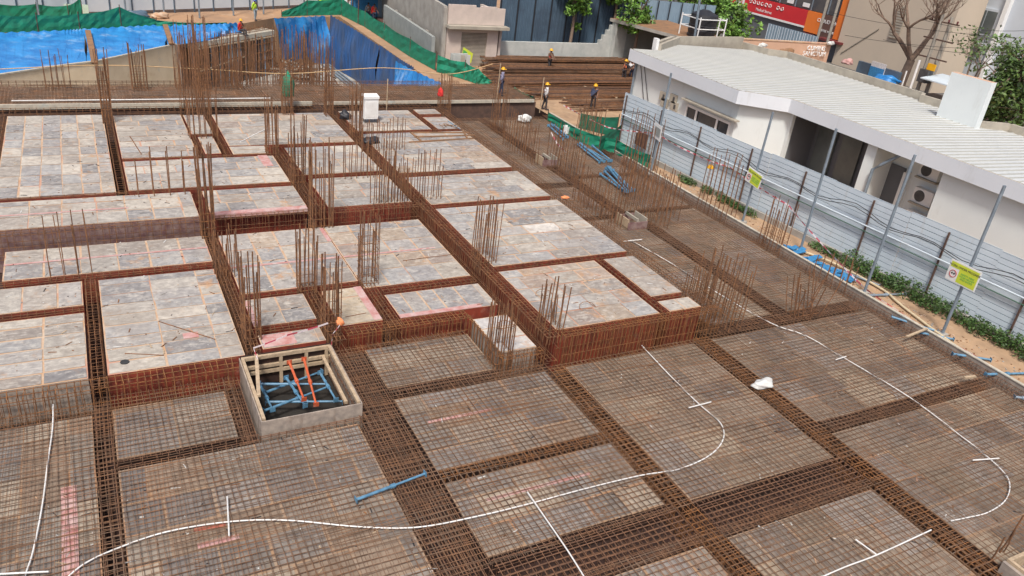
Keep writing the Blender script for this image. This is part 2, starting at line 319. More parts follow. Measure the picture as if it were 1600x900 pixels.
P_('big central middle plywood deck crossed by a pink strip, left part', 3.45,7.15,22.4,26.9,MZ,.95,1.15,False,group=GM,pal=PAL_DB,pinks=[(3.5,7.1,24.2,24.32),(7.0,7.15,25.6,26.8)])
P_('big central middle plywood deck crossed by a pink strip, right part beside the diagonal cage', 7.17,10.95,21.85,26.9,MZ,.95,1.15,False,group=GM,pal=PAL_DB,pinks=[(7.2,10.6,24.2,24.3)])
P_('middle plywood deck behind the open timber box, with a grey board and a wide slat', 3.45,5.25,20.35,22.0,MZ,.85,.8,group=GM,pinks=[(3.45,3.6,20.4,21.9)])
P_('pinkish plywood strip right behind the open timber box', 3.45,5.2,19.1,19.85,MZ,.8,.7,group=GM,pinks=[(3.5,4.4,19.15,19.8)])
P_('middle plywood deck with yellow dust and a pink border, below the orange rag', 5.8,7.1,19.75,22.0,MZ,1.3,1.5,group=GM,pal=[(.60,.50,.36),(.52,.45,.36),(.4,.37,.36)],pinks=[(6.85,7.1,19.8,22.0)])
P_('middle plywood deck with six upright boards and a pink front border', 7.65,10.95,19.7,21.25,MZ,.62,1.5,group=GM,pal=PAL_D+[(.3,.33,.38),(.66,.62,.52)],pinks=[(7.65,10.4,19.7,19.92)],irregular=.2)
P_('pale plywood box deck with loose hoops at the foot of the platform', 9.75,10.95,17.05,19.05,MZ,1.2,.6,group=GM,pal=[(.62,.58,.52),(.56,.54,.52)],sides='greyply')
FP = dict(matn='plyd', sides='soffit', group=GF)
P_('dusty plywood deck under mats in the lower left corner with pink strip', -7,-.82,4,18.0,F0,.95,1.2,**FP,pinks=[(-1.5,-1.2,12.5,15.5),(-2.2,-1.2,12.0,12.5)])
P_('dusty plywood deck under mats left of the open timber box', -.38,2.25,16.1,18.1,F0,1.3,.9,**FP)
P_('widest dusty plywood deck under mats, below the open timber box', -.38,5.1,4,15.7,F0,1.1,.95,True,**FP,pinks=[(.9,1.7,12.75,12.9)])
P_('small dusty plywood deck under mats, right behind the open timber box corner', 6.3,9.6,16.95,19.0,F0,1.0,.9,True,**FP)
P_('dusty plywood deck under mats with a pink streak, below the pale box deck', 6.3,10.95,13.35,16.4,F0,1.1,.8,True,**FP,pinks=[(6.8,8.6,15.1,15.22)])
P_('dusty plywood deck under mats crossed by the conduit left of the narrow beam', 6.3,10.95,10.5,12.9,F0,1.0,.9,True,**FP,pinks=[(7.0,9.8,12.0,12.1)])
P_('dusty plywood deck under mats where the conduit makes a tight bend', 11.65,16.5,10.4,16.4,F0,1.3,1.0,True,pal=PAL_R,**FP)
P_('dusty plywood deck under mats at the bottom centre right, in front of the wide beam', 6.3,10.95,4,9.1,F0,1.1,1.0,True,**FP)
P_('dusty plywood deck under mats at the bottom right with the short conduit cross', 11.65,16.4,2,9.1,F0,1.1,1.0,True,pal=PAL_R,**FP)
P_('dusty plywood deck under mats along the right kerb, behind the white sack', 17.25,24.7,11.75,16.45,F0,1.3,1.0,True,pal=PAL_R,**FP)
P_('dusty plywood deck under mats at the right edge with the wide conduit loop', 17.25,24.7,3.2,11.2,F0,1.3,1.0,True,pal=PAL_R,**FP)
P_('dusty plywood deck under mats between the platform corner and the inner beam, nearest', 17.8,20.7,17.2,26.3,F0,1.2,1.0,True,pal=PAL_R,**FP)
P_('dusty plywood deck under mats beside the kerb with the leaning bar cluster', 21.4,24.7,17.2,26.6,F0,1.2,1.0,True,pal=PAL_R,**FP)
P_('dusty plywood deck under mats beside the kerb carrying the lower blue prop stack', 21.0,24.7,26.95,31.2,F0,1.2,1.0,True,pal=PAL_R,**FP)
P_('dusty plywood deck under mats beside the kerb carrying the upper blue props and buckets', 20.9,24.7,31.6,41.3,F0,1.2,1.0,True,pal=PAL_R,**FP)
P_('long dusty plywood deck under mats between the platform and the small box hole', 17.8,20.2,26.7,30.2,F0,1.2,1.0,True,pal=PAL_R,**FP)
P_('long dusty plywood deck under mats between the platform and the far step', 17.8,20.2,30.9,41.3,F0,1.2,1.0,True,pal=PAL_R,**FP)
P_('far plywood deck strip under mats beyond the pale plank', -9,24.4,42.1,46.0,SZ,1.6,1.0,True,pal=PAL_S,matn='plyd',sides='brownpost',bottom=-.66)

# ================================================================ REINFORCEMENT MATS
def wob(i, t, a=.028): return a*(math.sin(i*12.9898+t*.9)+.6*math.sin(i*78.233+t*2.3))
def rmat(label, x0, x1, y0, y1, z=.03, s=.16, layers=2, rad=.0072, group='reinforcement mats over the lower decks', sx=None, sy=None):
    t = thing('reinforcement_mat', label, 'steel mat', ((x0+x1)/2, (y0+y1)/2, z), group)
    sx = sx or s; sy = sy or s
    for lay in range(layers):
        zz = z - lay*.055; o = lay*.06
        mb = MB(); i = math.ceil((y0-o)/sy)
        while i*sy+o < y1:
            n = max(1, int((x1-x0)/1.3)); pts = []
            for k in range(n+1):
                x = x0+(x1-x0)*k/n; pts.append((x, i*sy+o+wob(i+lay*500, x), zz+.012*math.sin(x*1.1+i*1.7)))
            mb.tube(pts, rad*(1-.25*lay), 'rustmat'); i += 1
        if lay == 0:
            rl = random.Random(int(x0*13+y0*7))
            for q in range(int((x1-x0)*(y1-y0)/6)):
                xx, yy = rl.uniform(x0, x1-1.2), rl.uniform(y0, y1); L_ = min(rl.uniform(1,3.5), x1-xx); a_ = rl.gauss(0,.03)
                mb.tube([(xx,yy,zz+.015),(xx+L_,yy+a_*L_,zz+.02)], rad, 'rust')
        sub(mb, 'cross_bars', t)
        mb = MB(); i = math.ceil((x0-o)/sx)
        while i*sx+o < x1:
            n = max(1, int((y1-y0)/1.3)); pts = []
            for k in range(n+1):
                y = y0+(y1-y0)*k/n; pts.append((i*sx+o+wob(i+900+lay*300, y), y, zz+.018+.012*math.sin(y*1.2+i*2.1)))
            mb.tube(pts, rad*(1-.25*lay), 'rustmat'); i += 1
        sub(mb, 'long_bars', t)
    return t
rmat('steel mat in the lower left corner with the single conduit arc on it', -7,-.6,4,18.5)
rmat('small steel mat left of the open timber box', -.6,2.5,15.9,18.6)
rmat('large steel mat at the bottom left with a red marked conduit cross', -.6,5.2,4,15.7)
rmat('small steel mat between the timber box and the pale box deck', 5.45,9.55,16.7,19.2)
rmat('steel mat over the wide cage and the deck with the orange joint', 5.2,11.2,13.2,16.7)
rmat('steel mat with a conduit cross, left of the narrow beam', 5.2,11.2,10.2,13.2)
rmat('steel mat under the tight conduit bend, in front of the red face', 11.2,17.0,10.2,16.5)
rmat('steel mat at the bottom centre in front of the wide beam', 5.2,11.2,4,9.4, sx=.17)
rmat('steel mat at the bottom right with the short conduit cross', 11.2,17.0,2,9.4, sx=.17)
rmat('steel mat beside the right kerb behind the white sack', 17.0,24.9,11.5,17.0, s=.16)
rmat('steel mat at the right edge with the wide conduit loop', 17.0,24.9,3.2,11.5, s=.16)
rmat('steel mat between the platform and the inner beam, from the corner to the first box', 17.6,21.0,17.0,26.6, s=.17)
rmat('steel mat beside the kerb with the leaning bar cluster on it', 21.0,24.9,17.0,26.8, s=.16)
rmat('steel mat beside the kerb under the blue props', 20.6,24.9,26.8,31.4, s=.16)
rmat('steel mat under the white sack and buckets near the far step', 20.6,24.6,31.4,41.6, s=.17)
rmat('narrow steel mat behind the nearer small box', 17.6,20.4,26.6,30.5, s=.17)
rmat('narrow steel mat along the far half of the platform', 17.6,20.4,30.5,41.6, s=.17)
rmat('long far steel mat beyond the pale plank, overlooking the pit', -9,24.4,42.05,46.2, z=.90, s=.16, rad=.011)

# ================================================================ BEAM CAGES
GAPS = []
def cage(label, x0, x1, y0, y1, zb, zt, along, sp=.14, nl=4, rad=.0085, side=1, group='tied beam cages between the plywood decks', m='rust', hooks=True):
    if group != 'tied beam cages between the plywood decks' and m == 'rust': m = 'rustg'
    t = thing('beam_cage', label, 'beam cage', ((x0+x1)/2, (y0+y1)/2, zb), group)
    GAPS.append((x0,x1,y0,y1)); r = random.Random(int(x0*131+y0*37)); lb, st = MB(), MB()
    a0, a1 = (x0, x1) if along == 'x' else (y0, y1); b0, b1 = (y0, y1) if along == 'x' else (x0, x1)
    b0 += .05; b1 -= .05
    if b1-b0 < .08: b0 -= .03; b1 += .03
    def pt(a, b, z): return (a, b, z) if along == 'x' else (b, a, z)
    zs = [zb, zt] 
    n = max(2, int((a1-a0)/1.5)+1)
    if b1-b0 < .3: nl = 2; side = 0; sp *= 1.3
    elif nl > 3 and rad < .01: nl -= 1
    for iz, z in enumerate((zb+.02, zt-.02)):
        for k in range(nl):
            b = b0+.02+(b1-b0-.04)*k/(nl-1)
            lb.tube([pt(a0+(a1-a0)*q/n, b+r.uniform(-.012,.012), z+r.uniform(-.012,.012)) for q in range(n+1)], rad*1.25, m)
    for k in range(side):
        z = zb+(zt-zb)*(k+1)/(side+1)
        for b in (b0+.01, b1-.01):
            lb.tube([pt(a0+(a1-a0)*q/n, b, z+r.uniform(-.012,.012)) for q in range(n+1)], rad, m)
    a = a0+.04
    while a < a1:
        j = r.uniform(-.02,.02); l = r.uniform(-.03,.03)
        P4 = [pt(a+j,b0,zb), pt(a-j,b1,zb), pt(a-j+l,b1,zt), pt(a+j+l,b0,zt)]
        h = r.uniform(.03,.08) if hooks else 0
        st.tube([P4[3], P4[0], P4[1], P4[2], P4[3]], rad*(1.3 if m == 'rusto' else .85), m)
        if hooks:
            st.tube([P4[3], (P4[3][0], P4[3][1], P4[3][2]+h)], rad*1.3, m)
            if b1-b0 > .35: st.tube([pt(a+j+l,(b0+b1)/2,zt+h*.7), pt(a+j+l,(b0+b1)/2,zb)], rad*.8, m)
        a += sp*1.35*r.uniform(.85,1.15)
    sub(lb, 'main_bars', t); sub(st, 'stirrups', t)
    return t
zd = D+.04; zm = MZ+.04; zf = .02
cage('beam cage along the back of the raised decks below the pale plank, left part', -9,10.9,40.9,41.95,.2,zd,'x',.2,4)
cage('beam cage along the back of the raised decks below the pale plank, right part', 11.6,17.2,40.9,41.95,.2,zd,'x',.2,4)
cage('beam cage at the left edge of the six column tiled deck', -3.75,-3.35,30.3,40.8,.2,zd,'y',.16,3)
cage('heavy dark beam cage on the right side of the six column tiled deck', .52,.9,30.3,41.0,.25,zd,'y',.14,4)
cage('short beam cage on the left side of the tiny ringed square', 3.87,4.13,34.2,37.2,.3,zd,'y',.16,3)
cage('beam cage on the right side of the tiny ringed square', 4.9,5.22,34.2,40.8,.3,zd,'y',.14,3)
cage('stub of beam cage behind the tiny ringed square', 3.95,4.9,36.95,37.25,.3,zd,'x',.16,3)
cage('thin beam cage on the red line left of the tiny ringed square', .92,6.8,34.0,34.25,.3,zd,'x',.2,3)
cage('thin beam cage in front of the deck with the white rod', 7.1,11.0,35.05,35.4,.3,zd,'x',.16,3)
cage('thin beam cage in front of the long deck with a row of bars', -3.3,6.9,30.28,30.58,.3,zd,'x',.2,3)
cage('thin beam cage in front of the deck beside the tall centre clusters', 7.5,11.0,30.95,31.3,.3,zd,'x',.16,3)
cage('short diagonal looking beam cage between the two tall centre clusters', 6.92,7.5,27.4,35.0,.25,zd,'y',.13,5)
cage('beam cage over the dull purple shutter step at the left', -3.3,3.0,27.15,27.7,.02,zd,'x',.16,4)
cage('beam cage over the bright red shutter step with the pink rail', 3.4,6.9,27.2,27.65,.02,zd,'x',.14,4)
cage('beam cage over the step between the centre cluster and the diagonal cage', 7.5,11.0,27.05,27.6,.02,zd,'x',.13,4)
cage('long diagonal beam cage between the left decks and the right platform, far half', 10.98,11.57,27.3,41.0,.1,zd,'y',.13,5)
cage('long deep beam cage along the left side of the right platform, near half', 11.0,11.57,16.7,27.3,.02,zd,'y',.11,5)
cage('beam cage in front of the cabinet deck', 11.6,17.1,36.65,36.95,.3,zd,'x',.16,3)
cage('beam cage between the batten deck and the slanting board deck', 11.6,17.2,30.45,30.9,.3,zd,'x',.16,3)
cage('beam cage behind the widest deck of the right platform', 11.6,17.2,26.85,27.2,.3,zd,'x',.15,3)
cage('beam cage in front of the widest deck of the right platform', 11.6,17.2,21.12,21.48,.3,zd,'x',.12,4)
cage('beam cage between the brown stained deck and the corner decks', 15.48,15.82,16.9,21.1,.3,zd,'y',.13,3)
cage('little beam cage between the two corner decks of the platform', 15.85,17.15,17.82,18.12,.3,zd,'x',.13,3)
cage('little beam cage on the left of the far small decks', 15.52,15.83,36.9,40.8,.3,zd,'y',.14,3)
cage('little beam cage with red front between the two far small decks', 15.85,17.15,39.3,39.65,.3,zd,'x',.14,3)
cage('long beam cage down the right side of the platform', 17.2,17.75,16.7,41.0,.02,zd,'y',.12,4)
cage('front beam cage of the right platform against the bright red shutters', 11.6,17.7,16.55,17.08,-.4,zd,'x',.10,5,m='rusto')
cage('beam cage over the red line below the purple step, left', -3.3,3.0,24.42,24.85,-.2,zm,'x',.16,3)
cage('beam cage over the left edge red line, lower of the two', -3.3,-.8,22.42,22.83,-.2,zm,'x',.16,3)
cage('upright looking beam cage between the left edge decks and the large board deck', -.8,-.4,18.4,24.45,-.3,zm,'y',.12,4)
cage('beam cage between the large board deck and the big central deck', 2.98,3.43,19.0,27.2,-.3,zm,'y',.12,5)
cage('beam cage in front of the big central deck, left end', 3.45,5.3,22.03,22.35,-.2,zm,'x',.13,3)
cage('beam cage in front of the big central deck, between two bar clusters', 5.8,7.1,22.03,22.35,-.2,zm,'x',.13,3)
cage('beam cage in front of the big central deck, right end', 7.65,10.95,21.3,21.8,-.2,zm,'x',.13,3)
cage('beam cage on the left of the yellow dusted deck', 5.28,5.78,18.9,22.6,-.3,zm,'y',.12,5)
cage('beam cage on the right of the yellow dusted deck', 7.13,7.62,19.3,22.3,-.3,zm,'y',.12,5)
cage('beam cage between the deck behind the box and the pinkish strip', 3.45,5.25,19.9,20.32,-.2,zm,'x',.13,3)
cage('front beam cage of the left decks over the red shutter face', -7,2.7,18.3,18.9,-.4,zm,'x',.13,4,m='rusto')
cage('front beam cage of the central middle decks behind the wide mesh bay', 5.8,9.7,19.05,19.65,-.4,zm,'x',.11,5,m='rusto')
cage('beam cage along the left side of the pale box deck', 9.6,9.75,16.8,19.3,-.4,zm+.03,'y',.11,3,m='rusto')
cage('front beam cage of the pale box deck', 9.6,11.0,16.55,17.0,-.4,zm,'x',.10,4,m='rusto')
GL = 'tied beam cages under the lower mats'
cage('straight beam cage rising up the lower left', -.82,-.38,4,18.3,-.6,.0,'y',.15,4,group=GL)
cage('beam cage left of the open timber box', 2.25,2.72,15.7,18.6,-.6,.0,'y',.12,5,group=GL)
cage('shallow beam cage in front of the small left mat', -.4,2.7,15.72,16.05,-.6,.0,'x',.14,4,group=GL)
cage('beam cage in front of the open timber box', 2.7,5.3,15.7,15.9,-.6,.05,'x',.12,3,group=GL)
cage('very wide dense beam cage right of the open timber box running to the bottom edge', 5.15,6.25,4,18.9,-.6,.0,'y',.15,7,group=GL,rad=.011)
cage('beam cage below the pale box deck between two mesh bays', 6.3,11.0,16.42,16.85,-.6,.03,'x',.12,4,group=GL)
cage('beam cage in the middle of the mesh left of the narrow beam', 6.3,11.0,12.95,13.3,-.6,.05,'x',.10,4,group=GL,m='rusto')
cage('narrow long beam cage from the platform corner down to the wide cross beam', 11.0,11.6,4,16.4,-.6,.03,'y',.10,5,group=GL,m='rusto')
cage('widest dense cross beam cage over the bottom of the site, left part', 6.3,11.0,9.15,10.4,-.6,.03,'x',.13,8,group=GL,rad=.011)
cage('widest dense cross beam cage over the bottom of the site, right part', 11.6,16.55,9.15,10.35,-.6,.03,'x',.13,8,group=GL,rad=.011)
cage('long beam cage with the white sack on it, upper part', 16.55,17.2,9.2,16.6,-.6,.03,'y',.11,6,group=GL,m='rusto')
cage('long beam cage with the white sack on it, lower right part', 16.45,17.2,2,9.2,-.6,.03,'y',.11,6,group=GL,m='rusto')
cage('beam cage from the loop conduit to the right kerb', 17.25,24.7,11.22,11.72,-.6,.04,'x',.11,5,group=GL)
cage('beam cage from the platform corner to the right kerb', 17.7,24.7,16.5,17.1,-.6,.05,'x',.12,5,group=GL)
cage('inner beam cage parallel to the kerb, near half', 20.72,21.38,17.1,26.6,-.6,.04,'y',.12,6,group=GL)
cage('inner beam cage parallel to the kerb, far half', 20.22,20.88,26.6,41.6,-.6,.04,'y',.13,6,group=GL)
cage('short beam cage below the lower blue prop stack', 21.4,24.7,26.62,26.92,-.6,.04,'x',.13,4,group=GL)
cage('short beam cage between the two blue prop stacks', 20.9,24.7,31.22,31.58,-.6,.04,'x',.13,4,group=GL)
cage('edge beam cage inside the right kerb, near half', 24.72,25.3,3.2,20,-.6,.06,'y',.11,4,group=GL)
cage('edge beam cage inside the right kerb, far half', 24.72,25.3,20,41.8,-.6,.06,'y',.12,4,group=GL)
cage('edge beam cage along the pit side of the far mat', -9,21.0,46.02,46.5,.1,1.02,'x',.22,4,group=GL)

# planks and edge shutters
def solid(name, label, cat, boxes, group=None, m='timber'):
    mb = MB()
    for b in boxes: mb.box(*b[:6], b[6] if len(b) > 6 else m)
    return tag(mb.build(name), label, cat, group)
solid('edge_plank', 'long pale plank along the back of the raised decks, left run', 'plank', [(-9,.55,41.98,42.08,.78,1.02)], m='plank')
solid('edge_plank', 'greenish pale plank along the back of the raised decks, centre run', 'plank', [(.9,10.6,41.98,42.08,.78,1.0)], m='plank')
solid('edge_plank', 'thin pale plank along the back behind the cabinet and into the right mesh', 'plank', [(11.4,24.2,41.98,42.06,.8,.98)], m='plank')
solid('edge_shutter', 'grey edge board of the right kerb shutter, near run', 'edge board', [(25.32,25.4,3,20,-.6,.16,'greyply'),(25.3,25.42,3,20,.165,.2,'plank')])
solid('edge_shutter', 'grey edge board of the right kerb shutter, far run', 'edge board', [(25.32,25.4,20.02,41.8,-.6,.16,'greyply'),(25.3,25.42,20.02,41.8,.165,.2,'plank')])
solid('ledge_rail', 'pink painted rail on top of the bright red step', 'rail', [(3.5,6.8,27.66,27.95,D-.1,D+.05)], m='pink')
# pipes lying along back
mb = MB(); mb.tube([(-3.2,42.9,.95),(2,42.85,.96),(8.6,42.95,.95)], .03, 'pipew', 6); tag(mb.build('conduit_pipe'), 'thin white pipe lying on the far mat behind the pale plank', 'pipe')

# ================================================================ STARTER BARS (columns)
def starter(label, px, py, z, wx, wy, nx, ny, h, cat='column bars', lean=(0,0), ties=3, group='column starter bars', fill=False, rad=.019, off=.4, var=.25):
    if cat == 'column bars' and 3 <= nx <= 5 and 3 <= ny <= 5: nx += 1; ny += 1
    b = G(px, py, z); r = random.Random(int(px*7+py*3))
    t = thing('starter_bars', label, cat, (b.x, b.y, z-off), group)
    pts = []
    for i in range(nx):
        for j in range(ny):
            if not fill and 0 < i < nx-1 and 0 < j < ny-1: continue
            pts.append(((i/(nx-1) if nx > 1 else .5)*wx-wx/2, (j/(ny-1) if ny > 1 else .5)*wy-wy/2))
    meshes = []
    for k in range(3):
        mb = MB(); hh = (h+off)*(1-var*k/2)
        mb.tube([(0,0,0),(0.01*k,0.005,hh*.5),(.02*(k-1),.015*(1-k),hh)], rad, 'rust'); o = mb.build('bar'); meshes.append(o)
    used = set()
    for n, (x, y) in enumerate(pts):
        k = r.choice((0,0,1,2)) if var > .05 else r.choice((0,1,2))
        if k not in used: o = meshes[k]; used.add(k)
        else: o = meshes[k].copy(); C.objects.link(o)
        o.parent = t; o.location = (x+r.uniform(-.02,.02), y+r.uniform(-.02,.02), 0)
        o.rotation_euler = (r.uniform(-.02,.02)+lean[1], r.uniform(-.02,.02)+lean[0], r.uniform(0,6.28))
    for k in range(3):
        if k not in used: bpy.data.objects.remove(meshes[k])
    for k in range(ties):
        zz = off + .1 + k*.28
        mb = MB(); a, c = wx/2+.02, wy/2+.02
        mb.tube([(-a,-c,zz),(a,-c,zz+.01),(a,c,zz),(-a,c,zz),(-a,-c,zz)], .009, 'rusto'); o = mb.build('tie_hoop', t)
    return t
S = starter
S('tall dark column bars at the top of the heavy dark cage, leaning slightly left', 168,190,D,.35,.7,3,5,3.3,lean=(-.02,0),ties=9,rad=.02)
S('column bars rising from the far mat before the blue tarpaulin, leftmost', 92,137,.9,1.1,.3,5,2,1.9,ties=1)
S('thin bars before the cream pit wall, second cluster from the left', 219,138,.9,.7,.5,5,3,2.3,ties=4)
S('thin bars standing around the tiny ringed square', 318,214,D,1.2,.5,5,3,2.4,ties=0)
S('tall thick column bars on the far mat before the propped block', 318,178,D,.55,.6,4,4,4.6,ties=9,rad=.016)
S('wide group of thin bars left of the thick column before the propped block', 300,170,D,1.0,.5,6,3,4.2,ties=4)
S('dense column bars at the left step, in the corner above the board deck', 325,368,MZ,.42,.55,4,4,3.3,ties=4)
S('column bars at the corner in front of the deck with the white rod', 425,240,D,.45,.5,4,4,2.6,ties=4)
S('column bars on the far plank capped with a green and white cloth', 449,178,D,.45,.5,4,4,2.6,ties=9,rad=.016)
S('tall column bars at the top of the short diagonal cage', 465,285,D,.5,.5,4,4,2.8,ties=5)
S('tall column bars on the far plank left of the black bundle', 513,180,D,.35,.5,3,4,2.9,ties=6)
S('tall column bars at the foot of the short diagonal cage', 501,352,MZ,.75,.6,5,4,3.3,ties=2)
S('wall bars in a row on the left of the diagonal cage', 578,276,D,2.2,.3,10,2,1.6,cat='wall bars',ties=0,group='rows of wall starter bars')
S('tall column bars on the diagonal cage left of the cabinet', 556,214,D,.45,.5,4,4,2.6,ties=3)
S('wall bars in a short row just below the white cabinet', 598,234,D,2.0,.3,9,2,1.5,cat='wall bars',ties=0,group='rows of wall starter bars')
S('wall bars in a long row over the middle of the diagonal cage', 640,312,D,2.6,.3,12,2,2.0,cat='wall bars',ties=0,group='rows of wall starter bars')
S('wall bars in a second row beside the long one, reaching left over the step', 610,318,D,1.5,.3,8,2,1.9,cat='wall bars',ties=0,group='rows of wall starter bars')
S('column bars standing on the long cage beside the widest deck', 755,405,D,.55,.8,4,5,2.2,ties=1)
S('column bars behind the pale plank at the right end of the decks', 694,168,D,.6,.5,4,4,1.9,ties=2)
S('dense tall column bars at the back of the beam right of the yellow dusted deck', 574,440,MZ,.5,.6,4,5,2.4,ties=6,rad=.014)
S('column bars at the back of the beam left of the yellow dusted deck', 479,452,MZ,.5,.5,4,4,2.3,ties=2)
S('column bars beside the orange rag above the open timber box', 517,512,MZ,.4,.7,3,5,2.3,ties=3)
S('column bars behind the left corner of the open timber box', 392,522,MZ,.4,.8,3,5,2.4,ties=3)
S('thin bars on the big central deck near its left cage', 355,430,MZ,.7,.4,6,2,1.7,ties=0)
S('eight tall bars standing in the strip below the dull purple step', 112,432,MZ,1.1,.35,4,2,2.1,ties=0,rad=.015)
S('ten thin bars in a row on the long deck below the red line', 265,303,D,2.1,.3,5,2,1.9,cat='wall bars',ties=0,group='rows of wall starter bars')
S('column bars at the front corner of the pale box deck', 778,562,.1,.5,.7,4,5,2.1,ties=2)
S('column bars fanning out at the front left corner of the right platform', 858,510,D,.5,.7,4,4,1.5,ties=1,lean=(.05,0))
S('wall bars standing in a dense row at the front right corner of the platform', 1122,480,.6,.5,1.9,2,12,2.0,cat='wall bars',ties=2,group='rows of wall starter bars')
S('leaning column bars where the inner beam meets the corner beam', 1255,492,0,1.0,.35,6,3,1.7,lean=(.22,0),ties=1)
S('wall bars in a row beside the platform above the nearer small box', 930,332,0,.3,3.6,2,15,1.7,cat='wall bars',ties=0,group='rows of wall starter bars')
S('wall bars in a row on the inner beam behind the nearer small box', 1000,335,0,.5,3.4,2,14,2.6,cat='wall bars',ties=0,group='rows of wall starter bars')
S('wall bars behind the farther small box', 880,268,0,.4,2.8,2,12,2.2,cat='wall bars',ties=0,group='rows of wall starter bars')
S('tall column bars before the brown patch on the pale fence', 1000,262,0,.6,2.2,3,9,2.9,ties=0)
S('column bars before the fence with a yellow helmet hung on them', 1118,330,0,.6,2.0,3,8,2.9,ties=0)
S('column bars in the kerb beam left of the blue scraps', 1205,385,0,.6,1.0,3,6,2.1,ties=3)
S('thin bars in the kerb beam over the blue scraps', 1300,440,0,.4,1.6,2,6,1.2,ties=0)
S('column bars on the right mesh below the far step', 778,205,0,.5,1.0,3,5,2.9,ties=1)
S('wall bars in a row on the narrow mat along the platform', 812,240,0,.3,3.4,2,13,2.0,cat='wall bars',ties=0,group='rows of wall starter bars')
S('column bars at the kerb in front of the green netting', 918,218,0,.6,1.8,3,8,2.3,ties=0)
S('three bent bars in the bottom right corner', 1560,862,0,.5,.3,3,1,1.1,ties=0,lean=(.15,0))
S('thin bars among the nearest mat of the platform corner', 1085,468,0,.3,1.0,2,6,1.3,ties=0)
S('thin pit bars crowding behind the thick column, left', 300,137,.9,1.6,.8,9,3,2.6,ties=2,fill=True)
S('thin pit bars crowding behind the thick column, right', 350,137,.9,1.8,.8,9,3,2.4,ties=1,fill=True)
S('thin bars at the kerb between the two blue prop stacks', 985,300,0,.6,1.6,3,7,1.7,ties=0)
S('thin bars on the kerb mesh beside the nearest blue prop stack', 1030,330,0,.5,2.2,2,8,1.6,ties=0)
# pit starter forests
for i, (px, py, wxx, h, lb) in enumerate([(330,150,3.5,5.0,'dense pit bars before the propped block, left'),(375,150,3.2,4.8,'dense pit bars before the propped block, middle'),(418,150,2.8,4.6,'dense pit bars before the propped block, right'),(462,152,2.6,5.4,'pit bars before the back tarpaulin, left'),(492,152,2.2,5.0,'pit bars before the back tarpaulin, right')]):
    b = G(px, 132, -1.6); mbx = S(lb, px, 132, -1.6, wxx, 2.4, 11, 4, h-1.6, cat='column bars', ties=0, fill=True, off=2.4, group='starter bars in the pit', rad=.022)
for px, h in ((395,2.2),(600,1.6),(540,1.8)):
    pass

# ================================================================ CONDUITS AND CROSSES
def curve_pts(pts, sub_=6):
    out = []
    for i in range(len(pts)-1):
        p0 = pts[max(i-1,0)]; p1 = pts[i]; p2 = pts[i+1]; p3 = pts[min(i+2,len(pts)-1)]
        for k in range(sub_):
            t = k/sub_
            out.append(tuple(.5*((2*b)+(-a+c)*t+(2*a-5*b+4*c-d)*t*t+(-a+3*b-3*c+d)*t**3) for a,b,c,d in zip(p0,p1,p2,p3)))
    out.append(pts[-1]); return out
def conduit(label, pix, z=.055, r=.018, m='pipew', name='conduit_pipe', cat='pipe'):
    mb = MB(); pts = [tuple(G(x,y,z)) for x,y in curve_pts(pix)]
    mb.tube(pts, r, m, 6); return tag(mb.build(name, smooth=True), label, cat)
ZC = .026
conduit('white conduit arc down the lower left corner', [(83,632),(82,670),(75,720),(66,790),(52,860),(40,897),(30,930)], ZC)
conduit('white conduit sweeping from the bottom left into a tight bend below the red face', [(95,912),(130,882),(180,858),(260,831),(360,815),(450,813),(560,823),(650,824),(740,808),(835,785),(920,762),(1000,743),(1060,733),(1108,712),(1130,686),(1125,660),(1093,632),(1050,590),(1003,540)], ZC)
conduit('white conduit along the right mesh ending in the wide loop', [(985,375),(1055,415),(1125,460),(1205,505),(1260,525),(1320,560),(1420,620),(1500,680),(1548,718),(1576,750),(1572,780),(1545,800),(1515,808),(1485,814)], ZC)
conduit('white conduit piece leaving the bottom edge at the right', [(1265,910),(1320,886),(1370,867),(1455,828)], .06)
conduit('white conduit running from the cross down to the bottom edge', [(835,785),(865,828),(890,865),(915,905)], .06)
def stick(label, a, b, z=.08): 
    mb = MB(); mb.tube([tuple(G(*a,z)), tuple(G(*b,z))], .018, 'pipew', 6, caps=True); tag(mb.build('marker_stick'), label, 'marker stick', 'white crossing sticks on the conduits')
stick('white stick crossing the conduit upright at the lower left, with red tape beside it', (355,776),(358,837))
stick('white stick crossing the conduit at the bottom centre', (824,769),(838,789))
stick('white stick crossing at the tight conduit bend', (1076,637),(1111,628))
stick('white stick across the wide conduit loop', (1520,719),(1561,716))
stick('short white stick beside the conduit behind the sack', (1306,562),(1322,557))
stick('white stick across the conduit beside the widest deck', (974,377),(1003,374))
stick('white stick meeting the bottom right conduit', (1337,843),(1369,866))
stick('white stick across the conduit at the bottom left edge', (-5,897),(76,893))
mb = MB(); 
for (a,b) in (((302,831),(352,822)),): 
    p, q = G(*a,-.035), G(*b,-.035); mb.obox(p, q-p, Vector((.03,.10,0)), (0,0,.004), 'pinkrag')
tag(mb.build('paint_rag'), 'flat red cloth strip beside the crossed conduit', 'red cloth')

